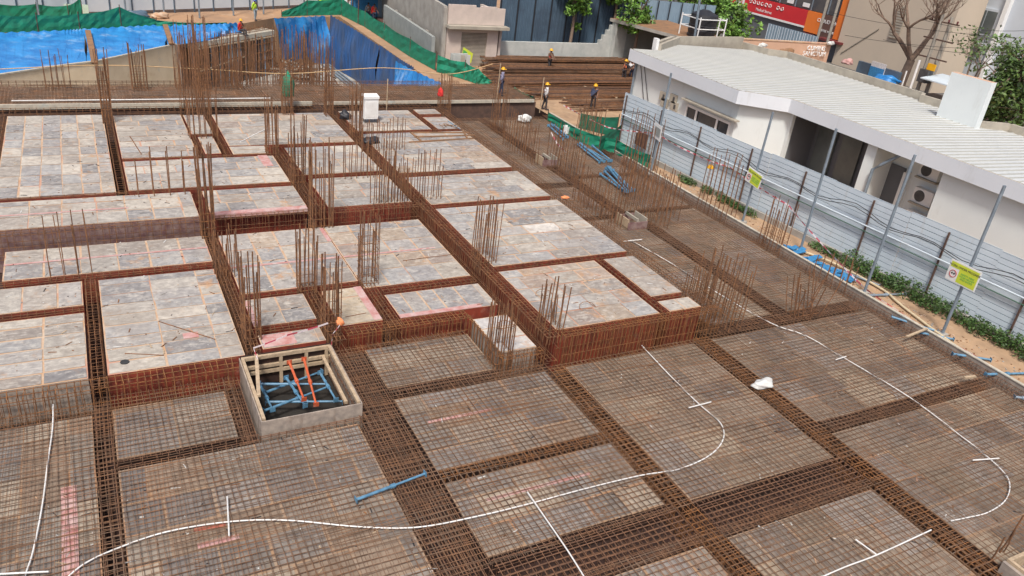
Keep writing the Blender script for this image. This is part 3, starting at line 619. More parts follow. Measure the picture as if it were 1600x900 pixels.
# ================================================================ OPEN TIMBER BOX
bx0, bx1, by0, by1 = 2.78, 5.3, 15.98, 18.95
t = thing('shaft_box', 'open timber lined box in the mesh with blue and orange props inside', 'formwork box', ((bx0+bx1)/2, (by0+by1)/2, -.6))
mb = MB(); zt = .34
mb.box(bx0,bx1,by0,by0+.03,-.6,zt,'greyply'); mb.box(bx0,bx0+.03,by0+.032,by1,-.6,zt,'greyply'); mb.box(bx1-.03,bx1,by0+.032,by1,-.6,zt,'greyply'); mb.box(bx0+.032,bx1-.032,by1-.03,by1,-.6,zt+.06,'soffit')
sub(mb, 'ply_wall', t)
mb = MB(); mb.face([(bx0,by0,-.645),(bx1,by0,-.645),(bx1,by1,-.645),(bx0,by1,-.645)], 'dark'); sub(mb, 'hole_shade_sheet', t)  # dark sheet stands in for the shade down the open hole
def battens(bl, name='timber_frame'):
    mb = MB()
    for b in bl: mb.box(*b, 'timber')
    sub(mb, name, t)
yb = by1-.04
battens([(bx0+.05,bx1-.05,yb-.08,yb,zt-.06,zt+.04),(bx0+.05,bx1-.05,yb-.08,yb,zt-.36,zt-.27),(bx0+.05,bx1-.05,yb-.08,yb,-.2,-.1)]+[(x,x+.09,yb-.075,yb-.005,-.6,zt-.065) for x in (bx0+.06, bx0+1.05, bx0+1.75, bx1-.2)])
battens([(bx0+.04,bx0+.12,by0+.06,yb-.1,zt-.05,zt+.05),(bx0+.13,bx0+.2,by0+.06,yb-.1,-.1,-.02)], 'side_batten')
battens([(bx1-.13,bx1-.05,by0+.06,yb-.1,zt-.05,zt+.05),(bx1-.32,bx1-.24,by0+.5,yb-.1,zt-.3,zt-.22)], 'side_batten')
mb = MB(); mb.obox((bx0+.1,17.0,zt+.02),(.28,1.75,0.1),(.09,-.015,0),(0,0,.07),'timber'); sub(mb, 'loose_batten', t)
def prop(label, a, b, r=.035, m='bluep', group=None, name='steel_prop'):
    mb = MB(); a, b = Vector(a), Vector(b); mid = a.lerp(b,.52)
    mb.tube([a, mid], r, m, 8, True); mb2 = MB(); mb2.tube([mid, b], r*.78, m, 8, True)
    t2 = thing(name, label, 'steel prop', a, group); sub(mb, 'outer_tube', t2); sub(mb2, 'inner_tube', t2)
    mb = MB(); d = (b-a).normalized(); u = d.cross(Vector((0,0,1)) if abs(d.z) < .9 else Vector((1,0,0))).normalized(); v = u.cross(d)
    for p in (a, b): mb.obox(p-u*.07-v*.07-d*.006, u*.14, v*.14, d*.012, m)
    sub(mb, 'end_plate', t2)
    mb = MB(); mb.tube([mid-d*.06, mid+d*.06], r*1.5, m, 8, True); sub(mb, 'collar_nut', t2); return t2
zc = -.25
def gp(x,y,z=zc): return tuple(G(x,y,z))
GP = 'blue props inside the timber box'
prop('blue prop lying across the back of the open box', gp(407,600,-.1), gp(510,600,-.1), group=GP)
prop('blue prop lying along the front of the open box', gp(415,628,-.25), gp(535,627,-.25), group=GP)
prop('blue prop running from the back middle to the front right inside the box', gp(447,590,0), gp(477,634,-.1), group=GP)
prop('blue prop on the right side of the open box', gp(500,582,0), gp(525,625,-.1), group=GP)
prop('blue prop on the left side of the open box', gp(407,602,-.15), gp(426,640,-.1), group=GP)
prop('blue prop slanting from the front left corner to the right inside the box', gp(412,642,-.2), gp(513,604,-.2), group=GP)
prop('blue prop slanting from the left to the back inside the box', gp(415,613,-.3), gp(503,580,-.3), group=GP)
prop('left one of two orange props standing across the box', gp(452,566,.3), gp(475,624,.1), .035, 'orangep', 'orange props across the timber box')
prop('right one of two orange props standing across the box', gp(475,561,.3), gp(494,632,.1), .035, 'orangep', 'orange props across the timber box')
# blue props lying about
prop('single long blue prop lying on the mats over the wide cage', G(556,781,.09), G(664,740,.09), .036)
def bundle(label, pts, group='stacks of blue props on the right mesh'):
    t = thing('prop_stack', label, 'prop stack', G(*pts[0][0], 0.05), group)
    for (a, b, z) in pts:
        mb = MB(); A, B = G(*a, z), G(*b, z); mid = A.lerp(B,.55)
        mb.tube([A, mid], .05, 'bluep', 8, True); mb.tube([mid, B], .04, 'bluep', 8, True)
        d = (B-A).normalized(); u = d.cross(Vector((0,0,1))); 
        mb.obox(A-u*.08-Vector((0,0,.08)), u*.16, (0,0,.16), d*.012, 'bluep'); mb.obox(B-u*.08-Vector((0,0,.08)), u*.16, (0,0,.16), d*.012, 'bluep')
        sub(mb, 'prop_tube', t)
bundle('stack of blue props nearest the camera on the kerb mesh', [((947,263),(986,298),.1),((953,262),(990,297),.1),((950,261),(981,299),.22),((958,266),(984,296),.22),((938,272),(973,297),.1),((945,268),(976,298),.2)])
bundle('middle stack of blue props with splayed ends near the kerb', [((903,226),(937,253),.1),((908,225),(944,252),.1),((912,229),(951,251),.1),((906,224),(940,250),.22),((926,228),(955,251),.12)])
bundle('far short stack of grey blue props beside the bucket', [((857,196),(880,217),.1),((861,194),(884,214),.1),((866,196),(888,214),.2)])
# small boxes
for lab, px, py in (('nearer small red sided box left open in the right mesh', 986, 347), ('farther small red sided box left open in the right mesh', 853, 252)):
    b = G(px, py, .1); t = thing('pocket_box', lab, 'formwork box', (b.x, b.y, -.05), 'small boxes in the right mesh'); s_ = .5 if px > 900 else .42
    mb = MB(); mb.box(b.x-s_,b.x+s_,b.y-s_,b.y-s_+.04,-.05,.3,'darkred'); sub(mb, 'end_board', t); mb = MB(); mb.box(b.x-s_,b.x+s_,b.y+s_-.04,b.y+s_,-.05,.3,'darkred'); sub(mb, 'end_board', t)
    mb = MB(); mb.box(b.x-s_,b.x-s_+.05,b.y-s_+.05,b.y+s_-.05,-.05,.42,'timber'); mb.box(b.x+s_-.05,b.x+s_,b.y-s_+.05,b.y+s_-.05,-.05,.42,'coping'); mb.box(b.x-.04,b.x+.04,b.y-s_+.05,b.y+s_-.05,.3,.42,'coping'); sub(mb, 'side_board', t)
b = G(1590, 878, .2); t = thing('pocket_box', 'timber rimmed box cut off by the bottom right corner', 'formwork box', (b.x+.3, b.y-.5, -.05))
mb = MB(); mb.box(b.x-.35,b.x+1,b.y+.0,b.y+.08,-.05,.35,'timber'); mb.box(b.x-.35,b.x-.27,b.y-1.5,b.y-.005,-.05,.35,'timber'); mb.box(b.x-.45,b.x-.36,b.y-1.5,b.y+.1,-.05,.28,'greyply'); sub(mb, 'side_board', t)

# loose items
def blob(name, label, cat, c, s, m, seed=1, group=None, n=2):
    bm = bmesh.new(); bmesh.ops.create_icosphere(bm, subdivisions=3, radius=1); r = random.Random(seed); ph = [r.uniform(0,6) for _ in range(6)]
    for v in bm.verts:
        k = 1+.22*math.sin(v.co.x*3+ph[0])*math.sin(v.co.y*4+ph[1])+.12*math.sin(v.co.z*7+ph[2]+v.co.x*5)
        v.co = Vector((v.co.x*s[0]*k, v.co.y*s[1]*k, max(v.co.z*k, -.45)*s[2]+.45*s[2]))
    me = bpy.data.meshes.new(name); bm.to_mesh(me); bm.free(); me.materials.append(M[m]); o = bpy.data.objects.new(name, me); C.objects.link(o); o.location = c
    for p in me.polygons: p.use_smooth = True
    return tag(o, label, cat, group)
blob('white_sack', 'crumpled white sack lying on the long beam cage', 'sack', G(1191,603,.06), (.40,.20,.14), 'bag', 2)
blob('white_sack', 'white sack on the far part of the right mesh', 'sack', G(820,189,.06), (.42,.3,.28), 'bag', 3)
blob('black_bundle', 'round black bundle on the left of the white cabinet', 'bundle', G(539,185,D), (.3,.3,.28), 'black', 4)
blob('black_bundle', 'flattened black bundle on the deck below the white cabinet', 'bundle', G(580,223,D), (.42,.3,.2), 'black', 5)
blob('orange_rag', 'orange rag at the right edge of the platform', 'rag', G(883,310,D+.05), (.2,.12,.08), 'ocloth', 6)
blob('orange_rag', 'orange rag tied to the column bars above the open box', 'rag', G(531,507,D+.05), (.11,.11,.15), 'ocloth', 7)
blob('green_cloth', 'green cloth wrapped round the tall capped column bars', 'cloth', G(450,150,D+.6), (.28,.28,.8), 'green', 8)
blob('red_rag', 'dark red cloth hung on the bars behind the plank', 'rag', G(688,150,D+1.0), (.16,.16,.3), 'c_red', 9)
for lab, px, py, z in (('yellow helmet lying beside the white bucket', 900,208,.1), ('yellow helmet hung on bars before the fence', 1110,262,1.7)):
    c = G(px,py,z); mb = MB(); mb.lathe(c, [(.17,-.02),(.14,0),(.135,.06),(.09,.12),(.02,.14)], 'yellow', 12); tag(mb.build('safety_helmet', smooth=True), lab, 'helmet', 'loose yellow helmets')
c = G(884,208,.05); mb = MB(); mb.lathe(c, [(.17,0),(.2,.4),(.21,.42),(.18,.42),(.16,.1)], 'white', 14); tag(mb.build('white_bucket'), 'tall white bucket standing beside the far props', 'bucket')
c = G(206,624/4+0,D)
# cabinet
c = G(578,191,D); t = thing('white_cabinet', 'white metal cabinet with a sloping lid on short dark legs', 'cabinet', c)
mb = MB(); mb.box(c.x-.36,c.x+.36,c.y-.18,c.y+.18,D+.22,D+1.25,'white'); sub(mb, 'cabinet_body', t)
mb = MB(); mb.obox((c.x-.39,c.y-.22,D+1.252),(.78,0,0),(0,.46,.06),(0,0,.12),'white'); sub(mb, 'sloping_lid', t)
mb = MB(); mb.box(c.x-.3,c.x+.3,c.y-.195,c.y-.182,D+.3,D+1.1,'pipew'); sub(mb, 'door', t)
for dx in (-.32,.3):
    for dy in (-.15,.13): mb = MB(); mb.box(c.x+dx,c.x+dx+.03,c.y+dy,c.y+dy+.03,D,D+.218,'grill'); sub(mb, 'leg', t)
# rods & battens
def rod(label, a, b, z, r=.012, m='rust', name='loose_bar', cat='loose bar'):
    mb = MB(); mb.tube([G(*a,z), G(*b,z)], r, m, 6, True); tag(mb.build(name), label, cat)
rod('loose dark bar lying across the large board deck', (248,502),(336,530), MZ+.02, .014)
rod('short loose bar near the dark plug on the board deck', (195,552),(256,555), MZ+.02)
rod('loose bar on the deck right of the six column tiled deck', (203,213),(221,241), D+.02, .02)
rod('loose white rod on the far centre left deck', (375,222),(418,200), D+.02, .022, 'pipew')
rod('long thin loose bar low on the big central deck right part', (630,407),(710,397), MZ+.02)
rod('loose bar resting on the deck with yellow dust', (540,495),(572,489), MZ+.02)
rod('loose blue conduit among the small far decks', (700,189),(720,203), D+.02, .02, 'bluep')
c = G(195,566,MZ+.012); mb = MB(); mb.lathe(c, [(.11,0),(.11,.02),(.02,.021)], 'ink', 12); tag(mb.build('round_plug'), 'dark round plug set in the large board deck', 'plug')
mb = MB()
for a, b in (((641,207),(733,207)),((648,214),(742,211)),((640,206),(656,219)),((640,222),(740,216)),((722,203),(728,214))):
    p, q = G(*a,D+.05), G(*b,D+.05); d = (q-p).normalized(); u = Vector((-d.y,d.x,0))*.09; mb.obox(p-Vector((0,0,.04)), q-p, u, (0,0,.05), 'litter')
tag(mb.build('batten_frame'), 'frame of brown battens lying on the far raised deck', 'timber frame')
for lab, px, py, z in (('wire hoop lying on the brown stained deck, right one', 918,482,D),('wire hoop lying on the brown stained deck, upper left one', 850,462,D),('tangle of hoops on the pale box deck', 790,512,MZ)):
    c = G(px,py,z); mb = MB()
    for k in range(1 if 'tangle' not in lab else 3):
        a = k*1.1; pts = [c+Vector((math.cos(a+q)*.3*(1-.2*(k%2)), math.sin(a+q)*.22, .03+.1*abs(math.sin(q+k)))) for q in [i*.6 for i in range(9)]]
        mb.tube(pts, .01, 'rusto')
    tag(mb.build('wire_hoop'), lab, 'wire hoop', 'loose wire hoops')
r5 = random.Random(5)
for lab, px, py in (('black scrap heap on the small far deck', 703,200),):
    c = G(px,py,D); mb = MB()
    for k in range(8): 
        a = r5.uniform(0,3.1); p = c+Vector((r5.uniform(-.4,.4), r5.uniform(-.3,.3), .03+.01*k)); mb.tube([p, p+Vector((math.cos(a),math.sin(a),.05))*.5], .02, 'litter')
    tag(mb.build('scrap_heap'), lab, 'scrap heap')

# tapes
def tape(label, pts, w_=.07, seg=.25, sag=.05):
    mb = MB(); out = []
    for i in range(len(pts)-1):
        a, b = Vector(pts[i]), Vector(pts[i+1]); n = max(3, int((b-a).length/seg))
        for k in range(n):
            t0 = k/n; out.append(a.lerp(b,t0)+Vector((0,0,-4*sag*t0*(1-t0)*min(1,(b-a).length/3))))
    out.append(Vector(pts[-1]))
    for i in range(len(out)-1):
        a, b = out[i], out[i+1]; tw = Vector((.3*w_*math.sin(i*.7), 0, w_)); tw2 = Vector((.3*w_*math.sin((i+1)*.7), 0, w_))
        mb.face([a,b,b+tw2,a+tw], 'taper' if i%2 else 'tapew'); 
    return tag(mb.build('barrier_tape'), label, 'barrier tape')
tape('red and white barrier tape strung along the right kerb to the bottom right', [AX(880,165,26.2),AX(950,200,26.2),AX(1025,209,26.2),AX(1088,243,26.3),AX(1140,262,26.3),AX(1232,322,26.2),AX(1310,410,26.1),AX(1352,452,26),AX(1440,510,25.9),AX(1520,555,25.9),AX(1600,605,25.8)], .06)
tape('pinkish barrier tape stretched behind the open timber box', [G(396,545,MZ+.5),G(448,525,MZ+.75),G(513,506,MZ+.8)], .05)
tape('short barrier tape hanging from the bars right of the open box', [G(531,509,MZ+.7),G(520,522,MZ+.45),G(518,540,.5)], .05)
tape('short barrier tape hanging at the left corner of the open box', [G(396,545,MZ+.5),G(402,562,MZ+.2)], .05)
tape('loose barrier tape on the bars above the far blue props', [G(861,208,1.4),G(870,225,.9),G(885,239,.8)], .07)
def cable(label, pts, r, m, name='rope', cat='rope', n=5):
    mb = MB(); mb.tube(curve_pts([tuple(p) for p in pts]), r, m, n); return tag(mb.build(name, smooth=True), label, cat)
cable('yellowish safety rope strung across the far bars before the pit', [AY(0,108,45.8),AY(160,102,45.8),AY(318,108,45.8),AY(450,115,45.8),AY(600,106,45.8),AY(700,116,45.8),AY(770,100,45.8)], .025, 'rope')
cable('tan hose winding along the sand right of the kerb', [G(1240,388,.05),G(1300,410,.08),G(1375,450,.05),G(1400,470,.05),G(1425,490,.05),G(1500,545,.05),G(1600,605,.05)], .05, 'hose', 'garden_hose', 'hose')
for i,(px,h) in enumerate(((600,1.7),(772,2.3))):
    b = G(px+4, 172 if px<700 else 160, SZ); mb = MB(); mb.tube([b, b+Vector((0,0,h))], .03, 'timber', 5, True); tag(mb.build('rope_post'), ['thin wooden post holding the rope peak before the blue tarpaulin','thin wooden post holding the rope beside the worker in lavender'][i], 'post')

rs = random.Random(77); mb = MB()
for k in range(2600):
    if k % 2: x, y, z = rs.uniform(-3,17), rs.uniform(17.2,40), None
    else: x, y, z = rs.uniform(-2,24), rs.uniform(7,16), F0+.012
    if z is None:
        if x > 11.6: z = D+.012
        elif y > 27.7: z = D+.012
        elif y > 19.7: z = MZ+.012
        else: continue
    if any(x0-.1 < x < x1+.1 and y0-.1 < y < y1+.1 for (x0,x1,y0,y1) in GAPS): continue
    if 2.5 < x < 5.4 and y < 19.2 and y > 15.6: continue
    a = rs.uniform(0,6.3); l = rs.choice([.03,.05,.08,.2]); c_ = Vector((math.cos(a),math.sin(a),0)); mb.obox((x,y,z), c_*l, Vector((-c_.y,c_.x,0))*rs.uniform(.01,.03), (0,0,.008), rs.choice(['timber','rust','tape','black','bag','rusto','conc']))
tag(mb.build('deck_debris'), 'wood chips, wire ends and crumbs strewn over the decks', 'debris', kind='stuff')
# ================================================================ RIGHT SIDE: fence, poles, signs, hedge
def fx(y): return 26.65+ (36-y)*.068
t = thing('sheet_fence', 'pale blue grey corrugated sheet fence with brown posts along the sandy strip', 'fence', (fx(24),24,0))
mb = MB(); ys = [36.2, 8.0]; ztop = 2.72
prof = []; z = -.03
while z < ztop: prof += [(0,z),(0,z+.185),(.05,z+.187),(.05,z+.208),(0,z+.21)]; z += .21
seg = 10
for i in range(seg):
    ya, yb_ = 36.2+(0-36.2)*i/seg, 36.2+(0-36.2)*(i+1)/seg; dz = [0,.03,-.02,.02,0,.04,.0,.02,-.01,.03][i]
    for k in range(len(prof)-1):
        (o1,z1),(o2,z2) = prof[k], prof[k+1]
        mb.face([(fx(ya)+.0+o1+.012*(i%2),ya,z1+dz),(fx(yb_)+o1+.012*(i%2),yb_,z1+dz),(fx(yb_)+o2+.012*(i%2),yb_,z2+dz),(fx(ya)+o2+.012*(i%2),ya,z2+dz)], 'wsheet')
sub(mb, 'corrugated_sheet', t)
for y in (35.9,32.9,29.9,26.4,23.2,19.7,16.4,13.1,9.8,6.5,3.2,.2):
    mb = MB(); X = fx(y)-.09; mb.box(X-.03,X+.03,y-.03,y+.03,-.03,ztop+.1,'brownpost'); sub(mb, 'post', t)
mb = MB(); mb.tube([(fx(36)-.16,36,1.75),(fx(0)-.16,0,1.72)], .032, 'wsheet', 6); mb.tube([(fx(36)-.13,36,1.5),(fx(0)-.13,0,1.47)], .022, 'railg', 6); sub(mb, 'rail', t)
mb = MB(); mb.box(0,.12,0,36,0,.28,'conc'); o = mb.build('low_kerb'); o.location = (28.83,0,-.03); o.rotation_euler = (0,0,.068); tag(o, 'low concrete footing in front of the pale corrugated fence', 'kerb')
# cable along fence
pts = []
for k in range(60):
    y = 36-35.5*k/59; pts.append((fx(y)-.2, y, 2.12+.13*math.cos((y)*1.85)+.04*math.sin(y*.7)))
for dz, lb in ((0,'thick black cable looping along the corrugated fence'),(.1,'thin black cable looping along the corrugated fence')):
    mb = MB(); mb.tube([(x,y,z+dz*(1+.5*math.sin(y))) for x,y,z in pts], .016, 'black', 5); tag(mb.build('fence_cable'), lb, 'cable')
# brown patch sheet
a = AX(994,210,26.4); mb = MB(); mb.obox((26.45,a.y+.1,a.z-.55),(.02,0,0),(0,-1.1,0),(0,0,.8),'brownsign'); tag(mb.build('rusty_sheet'), 'rusty brown sheet hung on the fence behind the tall bars', 'metal sheet')
# poles
for lb, px, py, tx, ty in (('grey tube pole carrying the lime sign at the right edge',1472,522,1570,290),('grey tube pole left of the one with the lime sign, by the hose bend',1350,457,1430,242),('grey tube pole standing over the blue scraps',1250,392,1307,201),('grey tube pole carrying the smaller lime sign before the window',1160,347,1208,175),('grey tube pole with the crumpled white sign before the house corner',1016,272,1049,114)):
    b = G(px,py,0); T = AX(tx,ty,b.x)
    t = thing('tube_pole', lb, 'pole', b, 'grey tube poles in front of the fence'); mb = MB(); mb.tube([b-Vector((0,0,.03)), Vector((b.x, T.y, T.z))], .055, 'steelg', 8, True); sub(mb, 'tube', t)
    mb = MB(); mb.box(b.x-.15,b.x+.15,b.y-.15,b.y+.15,-.03,.05,'conc'); sub(mb, 'foot', t)
# thin second poles behind
for lb,(px,py,tx,ty) in (('thin grey prop leaning on the fence right of the blue scraps',(1385,418,1418,337)),):
    b = G(px,py,0); mb = MB(); T = AX(tx,ty,b.x+.2); mb.tube([b, T], .035, 'steelg', 6, True); tag(mb.build('thin_pole'), lb, 'pole')
def text(body, size, parent, m, loc, rot, name='lettering', depth=.004):
    cu = bpy.data.curves.new(name, 'FONT'); cu.body = body; cu.size = size; cu.extrude = depth; cu.align_x = 'CENTER'; cu.align_y = 'CENTER'
    o = bpy.data.objects.new(name, cu); C.objects.link(o)
    dg = bpy.context.evaluated_depsgraph_get(); me = bpy.data.meshes.new_from_object(o.evaluated_get(dg)); bpy.data.objects.remove(o)
    o = bpy.data.objects.new(name, me); C.objects.link(o); me.materials.clear(); me.materials.append(M[m])
    o.location = loc; o.rotation_euler = rot
    if parent: o.parent = parent
    return o
def limesign(label, px, py, X, wd, ht, tilt=0):
    c = AX(px,py,X); t = thing('warning_sign', label, 'sign', c); t.rotation_euler = (tilt,0,0)
    mb = MB(); mb.box(-.015,.015,-wd/2-.04,wd/2+.04,-ht/2-.04,ht/2+.04,'white'); o = mb.build('board', t)
    mb = MB(); mb.box(-.019,-.016,-wd/2,wd/2*.32,-ht/2,ht/2*.95,'lime'); mb.box(-.019,-.016,wd/2*.32,wd/2,ht*.18,ht/2*.95,'lime'); mb.build('lime_panel', t)
    rot = (math.pi/2, 0, -math.pi/2)
    text('WORK UNDER PROGRESS', ht*.15, t, 'ink', (-.02,0,ht*.3), rot)
    text('SAFETY FIRST\nWEAR HELMET\nAND SHOES', ht*.13, t, 'signg', (-.02,-wd*.17,-ht*.12), rot)
    mb = MB(); mb.tube([(-.022,wd*.33+ht*.19*math.cos(q*.3142),-ht*.15+ht*.19*math.sin(q*.3142)) for q in range(21)], .012, 'inkr', 4); mb.lathe((-.02,wd*.37,-ht*.13),[(ht*.05,0),(ht*.05,-.005)],'ink',10,'x'); mb.lathe((-.02,wd*.29,-ht*.13),[(ht*.05,0),(ht*.05,-.005)],'ink',10,'x'); mb.build('ring_mark', t)
limesign('lime and white warning sign on the pole at the right edge', 1505,430,25.85,1.05,.66,.0)
limesign('smaller lime and white warning sign before the house window', 1178,278,25.65,.85,.58,.15)
c = AX(1026,206,25.2); t = thing('crumpled_sign', 'small crumpled white sign on the pole by the house corner', 'sign', c); mb = MB(); mb.obox((0,-.4,-.4),(.02,0,0),(.1,.75,.05),(0,.05,.75),'white'); mb.build('board', t)
mb = MB(); mb.obox((-.01,-.3,-.2),(.005,0,0),(.075,.55,.04),(0,.02,.4),'blockg'); mb.build('faded_print', t)
# leaves
def leafcloud(mb, c, rad, n, size, m='leaf', r=None, flat=False, lo=.55, hi=1.5):
    r = r or rnd; c = Vector(c)
    for _ in range(n):
        while True:
            p = Vector((r.uniform(-1,1), r.uniform(-1,1), r.uniform(-1,1)))
            if p.length < 1: break
        if r.random() < .6: p = p.normalized()*r.uniform(.75,1.05)
        p = Vector((p.x*rad[0], p.y*rad[1], p.z*rad[2])); q = c+p
        a = Vector((r.gauss(0,1), r.gauss(0,1), r.gauss(0,.6))).normalized(); b = a.cross(Vector((r.gauss(0,1), r.gauss(0,1), r.gauss(0,1)))).normalized()
        s = size*r.uniform(.6,1.4); k = r.uniform(lo, hi); col = (k*r.uniform(.9,1.15), k, k*r.uniform(.7,1.1))
        mb.face([q-a*s-b*s*.1, q-b*s*.45, q+a*s, q+b*s*.45], m, col)
# hedge: clumps as individual plants
rh = random.Random(3); mb = MB()
for y in [1+.45*i for i in range(65)]:
    if y > 19 and rh.random() < .35: continue
    big = (1 if y < 20 else .5)*rh.uniform(.6,1.15); x = fx(y)-.5
    for q in range(3): leafcloud(mb, (x+rh.uniform(-.3,.25)*big, y+rh.uniform(-.3,.3), .26*big), (.42*big,.42,.34*big), int(120*big), .06, 'leafh', rh, lo=.6, hi=1.9)
tag(mb.build('creeper_hedge', tint=True), 'dark green creeper growing along the foot of the corrugated fence', 'hedge', kind='stuff')
# blue props on the sand
for lb,a,b in (('blue prop on the sand beyond the hose bend',(1393,495),(1465,518)),('blue prop end on the sand below the sign pole',(1438,520),(1490,530)),('blue prop on the sand in front of the tape near the right edge',(1488,553),(1548,562)),('blue prop on the sand at the very right edge',(1540,585),(1605,583)),('grey prop lying flat at the pole by the hose bend',(1350,462),(1415,459)),('grey blue prop cut by the right edge near the kerb',(1585,620),(1612,624)),('grey prop flat on the hedge side of the kerb',(1300,418),(1375,446))):
    prop(lb, G(*a,.06), G(*b,.06), .045, 'bluep' if 'blue prop' in lb and 'grey' not in lb else 'steelg', 'props lying on the sandy strip')
# blue scraps
rb = random.Random(9)
for i, (px,py,s_) in enumerate(((1232,388,.28),(1245,396,.3),(1258,405,.32),(1272,412,.36),(1288,421,.34),(1305,431,.36),(1322,438,.3))):
    c = G(px,py,.1); mb = MB()
    for k in range(3):
        a = rb.uniform(-.5,.9); mb.obox(c+Vector((rb.uniform(-.2,.2),rb.uniform(-.25,.25),.04*k-.08)), (math.cos(a)*s_*2,math.sin(a)*s_*2,rb.uniform(-.1,.1)), (-math.sin(a)*.14,math.cos(a)*.22,.03), (0,0,.03), 'c_bluecan')
    tag(mb.build('blue_plate_scrap'), ['first','second','third','fourth','fifth','sixth','last'][i]+' heap of blue plates along the kerb, counted from the far end', 'scrap plates', 'blue plate heaps by the kerb')
# pegs, stones on kerb
for i,(a,b) in enumerate((((1418,528),(1450,515)),((1508,592),(1525,590)))):
    mb = MB(); p,q = G(*a,.24), G(*b,.24); d=(q-p).normalized(); mb.obox(p, q-p, Vector((-d.y,d.x,0))*.08, (0,0,.05), 'timber'); tag(mb.build('wooden_brace'), ['timber brace lying over the kerb near the sand props','short pale brace stub on the kerb at the right edge'][i], 'timber')
rs = random.Random(12); mb = MB()
for k in range(900):
    y = rs.uniform(9,40); x = rs.uniform(25.5, 26.7); s_ = rs.uniform(.015,.06)
    mb.obox((x,y,gz), (s_,rs.uniform(-.3,.3)*s_,0), (rs.uniform(-.3,.3)*s_,s_,0), (0,0,s_*.6), rs.choice(['conc','sand','litter','tape']))
tag(mb.build('gravel_scatter'), 'small stones and crumbs strewn on the sandy strip', 'gravel', kind='stuff')
# green netting near kerb
def net(label, pts, h, m='green', name='shade_net', cat='netting', seg=8, amp=.12, seed=1, posts=True):
    r = random.Random(seed); t = thing(name, label, cat, pts[0]); mb = MB(); rows = 4; cols = []
    for i in range(len(pts)-1):
        a, b = Vector(pts[i]), Vector(pts[i+1])
        for k in range(seg + (1 if i == len(pts)-2 else 0)): cols.append(a.lerp(b, k/seg))
    hs = h if isinstance(h,(list,tuple)) else [h]*len(pts)
    def hh(i): 
        f_ = i/seg; j = min(int(f_), len(pts)-2); u = f_-j; return hs[j]*(1-u)+hs[j+1]*u
    grid = []
    for i, c in enumerate(cols):
        d = (cols[min(i+1,len(cols)-1)]-cols[max(i-1,0)]); d.z = 0; d.normalize(); nrm = Vector((-d.y,d.x,0))
        sag = -.10*hh(i)*abs(math.sin(math.pi*(i%seg)/seg)) 
        grid.append([c + nrm*amp*r.uniform(-1,1)*(.3 if k in (0,rows) else 1) + Vector((0,0,(hh(i)+(sag if k == rows else 0))*k/rows)) for k in range(rows+1)])
    for i in range(len(grid)-1):
        for k in range(rows): mb.face([grid[i][k],grid[i+1][k],grid[i+1][k+1],grid[i][k+1]], m)
    o = sub(mb, 'net_sheet', t, smooth=False)
    if posts:
        for i, p in enumerate(pts):
            q = MB(); q.tube([Vector(p), Vector(p)+Vector((0,0,hs[i]+.15))], .03, 'brownpost', 5, True); sub(q, 'post', t)
    return t
net('green shade net beside the kerb below the rebar store, far piece', [G(802,150,0),G(832,168,0)], [.6,.7], seed=2)
net('green shade net sagging along the kerb from the worker to the tall bars', [G(855,188,0),G(905,222,0),G(960,240,0),G(1012,268,0)], [.5,.7,.8,.9], seed=3, amp=.06)
net('darker green net screen standing by the fence end', [G(905,200,0),G(962,214,0)], [.9,1.2], seed=4, amp=.05, m='greend')
net('green net screen joining the fence end to the kerb net', [G(935,238,0),G(968,224,0)], [.9,1.2], seed=6, amp=.05, m='greend')

# ================================================================ HOUSE
EZ = 4.0
hx, hy = 31.5, 33.45
t = thing('white_house', 'long low white house with a pale ribbed roof behind the corrugated fence', 'house', (38,30,0))
# walls
mb = MB()
wins = [(36.2,32.2)]
WA = 31.6
mb.box(WA,WA+.2,32.4,42.3,-.03,1.02,'wall'); mb.box(WA,WA+.2,32.4,32.75,1.02,3.4,'wall'); mb.box(WA,WA+.2,36.6,42.3,1.02,3.4,'wall'); mb.box(WA,WA+.2,32.75,36.6,2.05,3.4,'wall')
mb.obox((WA,32.4,-.03),(2.0,-1.9,0),(.15,.15,0),(0,0,3.43),'wall')
mb.box(33.6,33.8,30.3,30.5,-.03,3.4,'wall')
mb.box(33.6,33.8,0,21.05,-.03,3.4,'wall')
mb.box(33.8,35.4,20.9,21.05,-.03,3.4,'wall'); mb.box(35.2,35.4,21.05,25.0,-.03,3.4,'wall')      # return wall (right of the AC recess)

mb.box(WA+.2,37,42.1,42.3,-.03,3.8,'wall'); mb.box(37.01,44,44.8,45.0,-.03,3.6,'wall'); mb.box(44.4,44.6,0,45,-.03,3.2,'wall')
sub(mb, 'outer_wall', t)
mb = MB(); mb.obox((33.5,24.6,-.03),(2.0,.2,0),(-.05,.55,0),(0,0,3.5),'wall'); sub(mb, 'pillar', t)
mb = MB(); mb.box(35.6,35.8,25.1,30.3,-.03,3.4,'shut'); mb.box(33.82,36,30.3,30.5,-.03,3.4,'shut'); sub(mb, 'recess_wall', t)
for y in (25.4,27.0,28.7): 
    mb = MB(); mb.box(35.45,35.58,y,y+1.25,-.03,3.0,'glassg'); sub(mb, 'glass_panel', t)
mb = MB(); mb.box(33.8,36.9,25.2,30.3,3.38,3.4,'shut'); mb.box(31.8,36,32.4,42.2,3.41,3.44,'wall'); mb.box(33.9,36,21.1,25.1,3.41,3.44,'wall'); sub(mb, 'porch_ceiling', t)
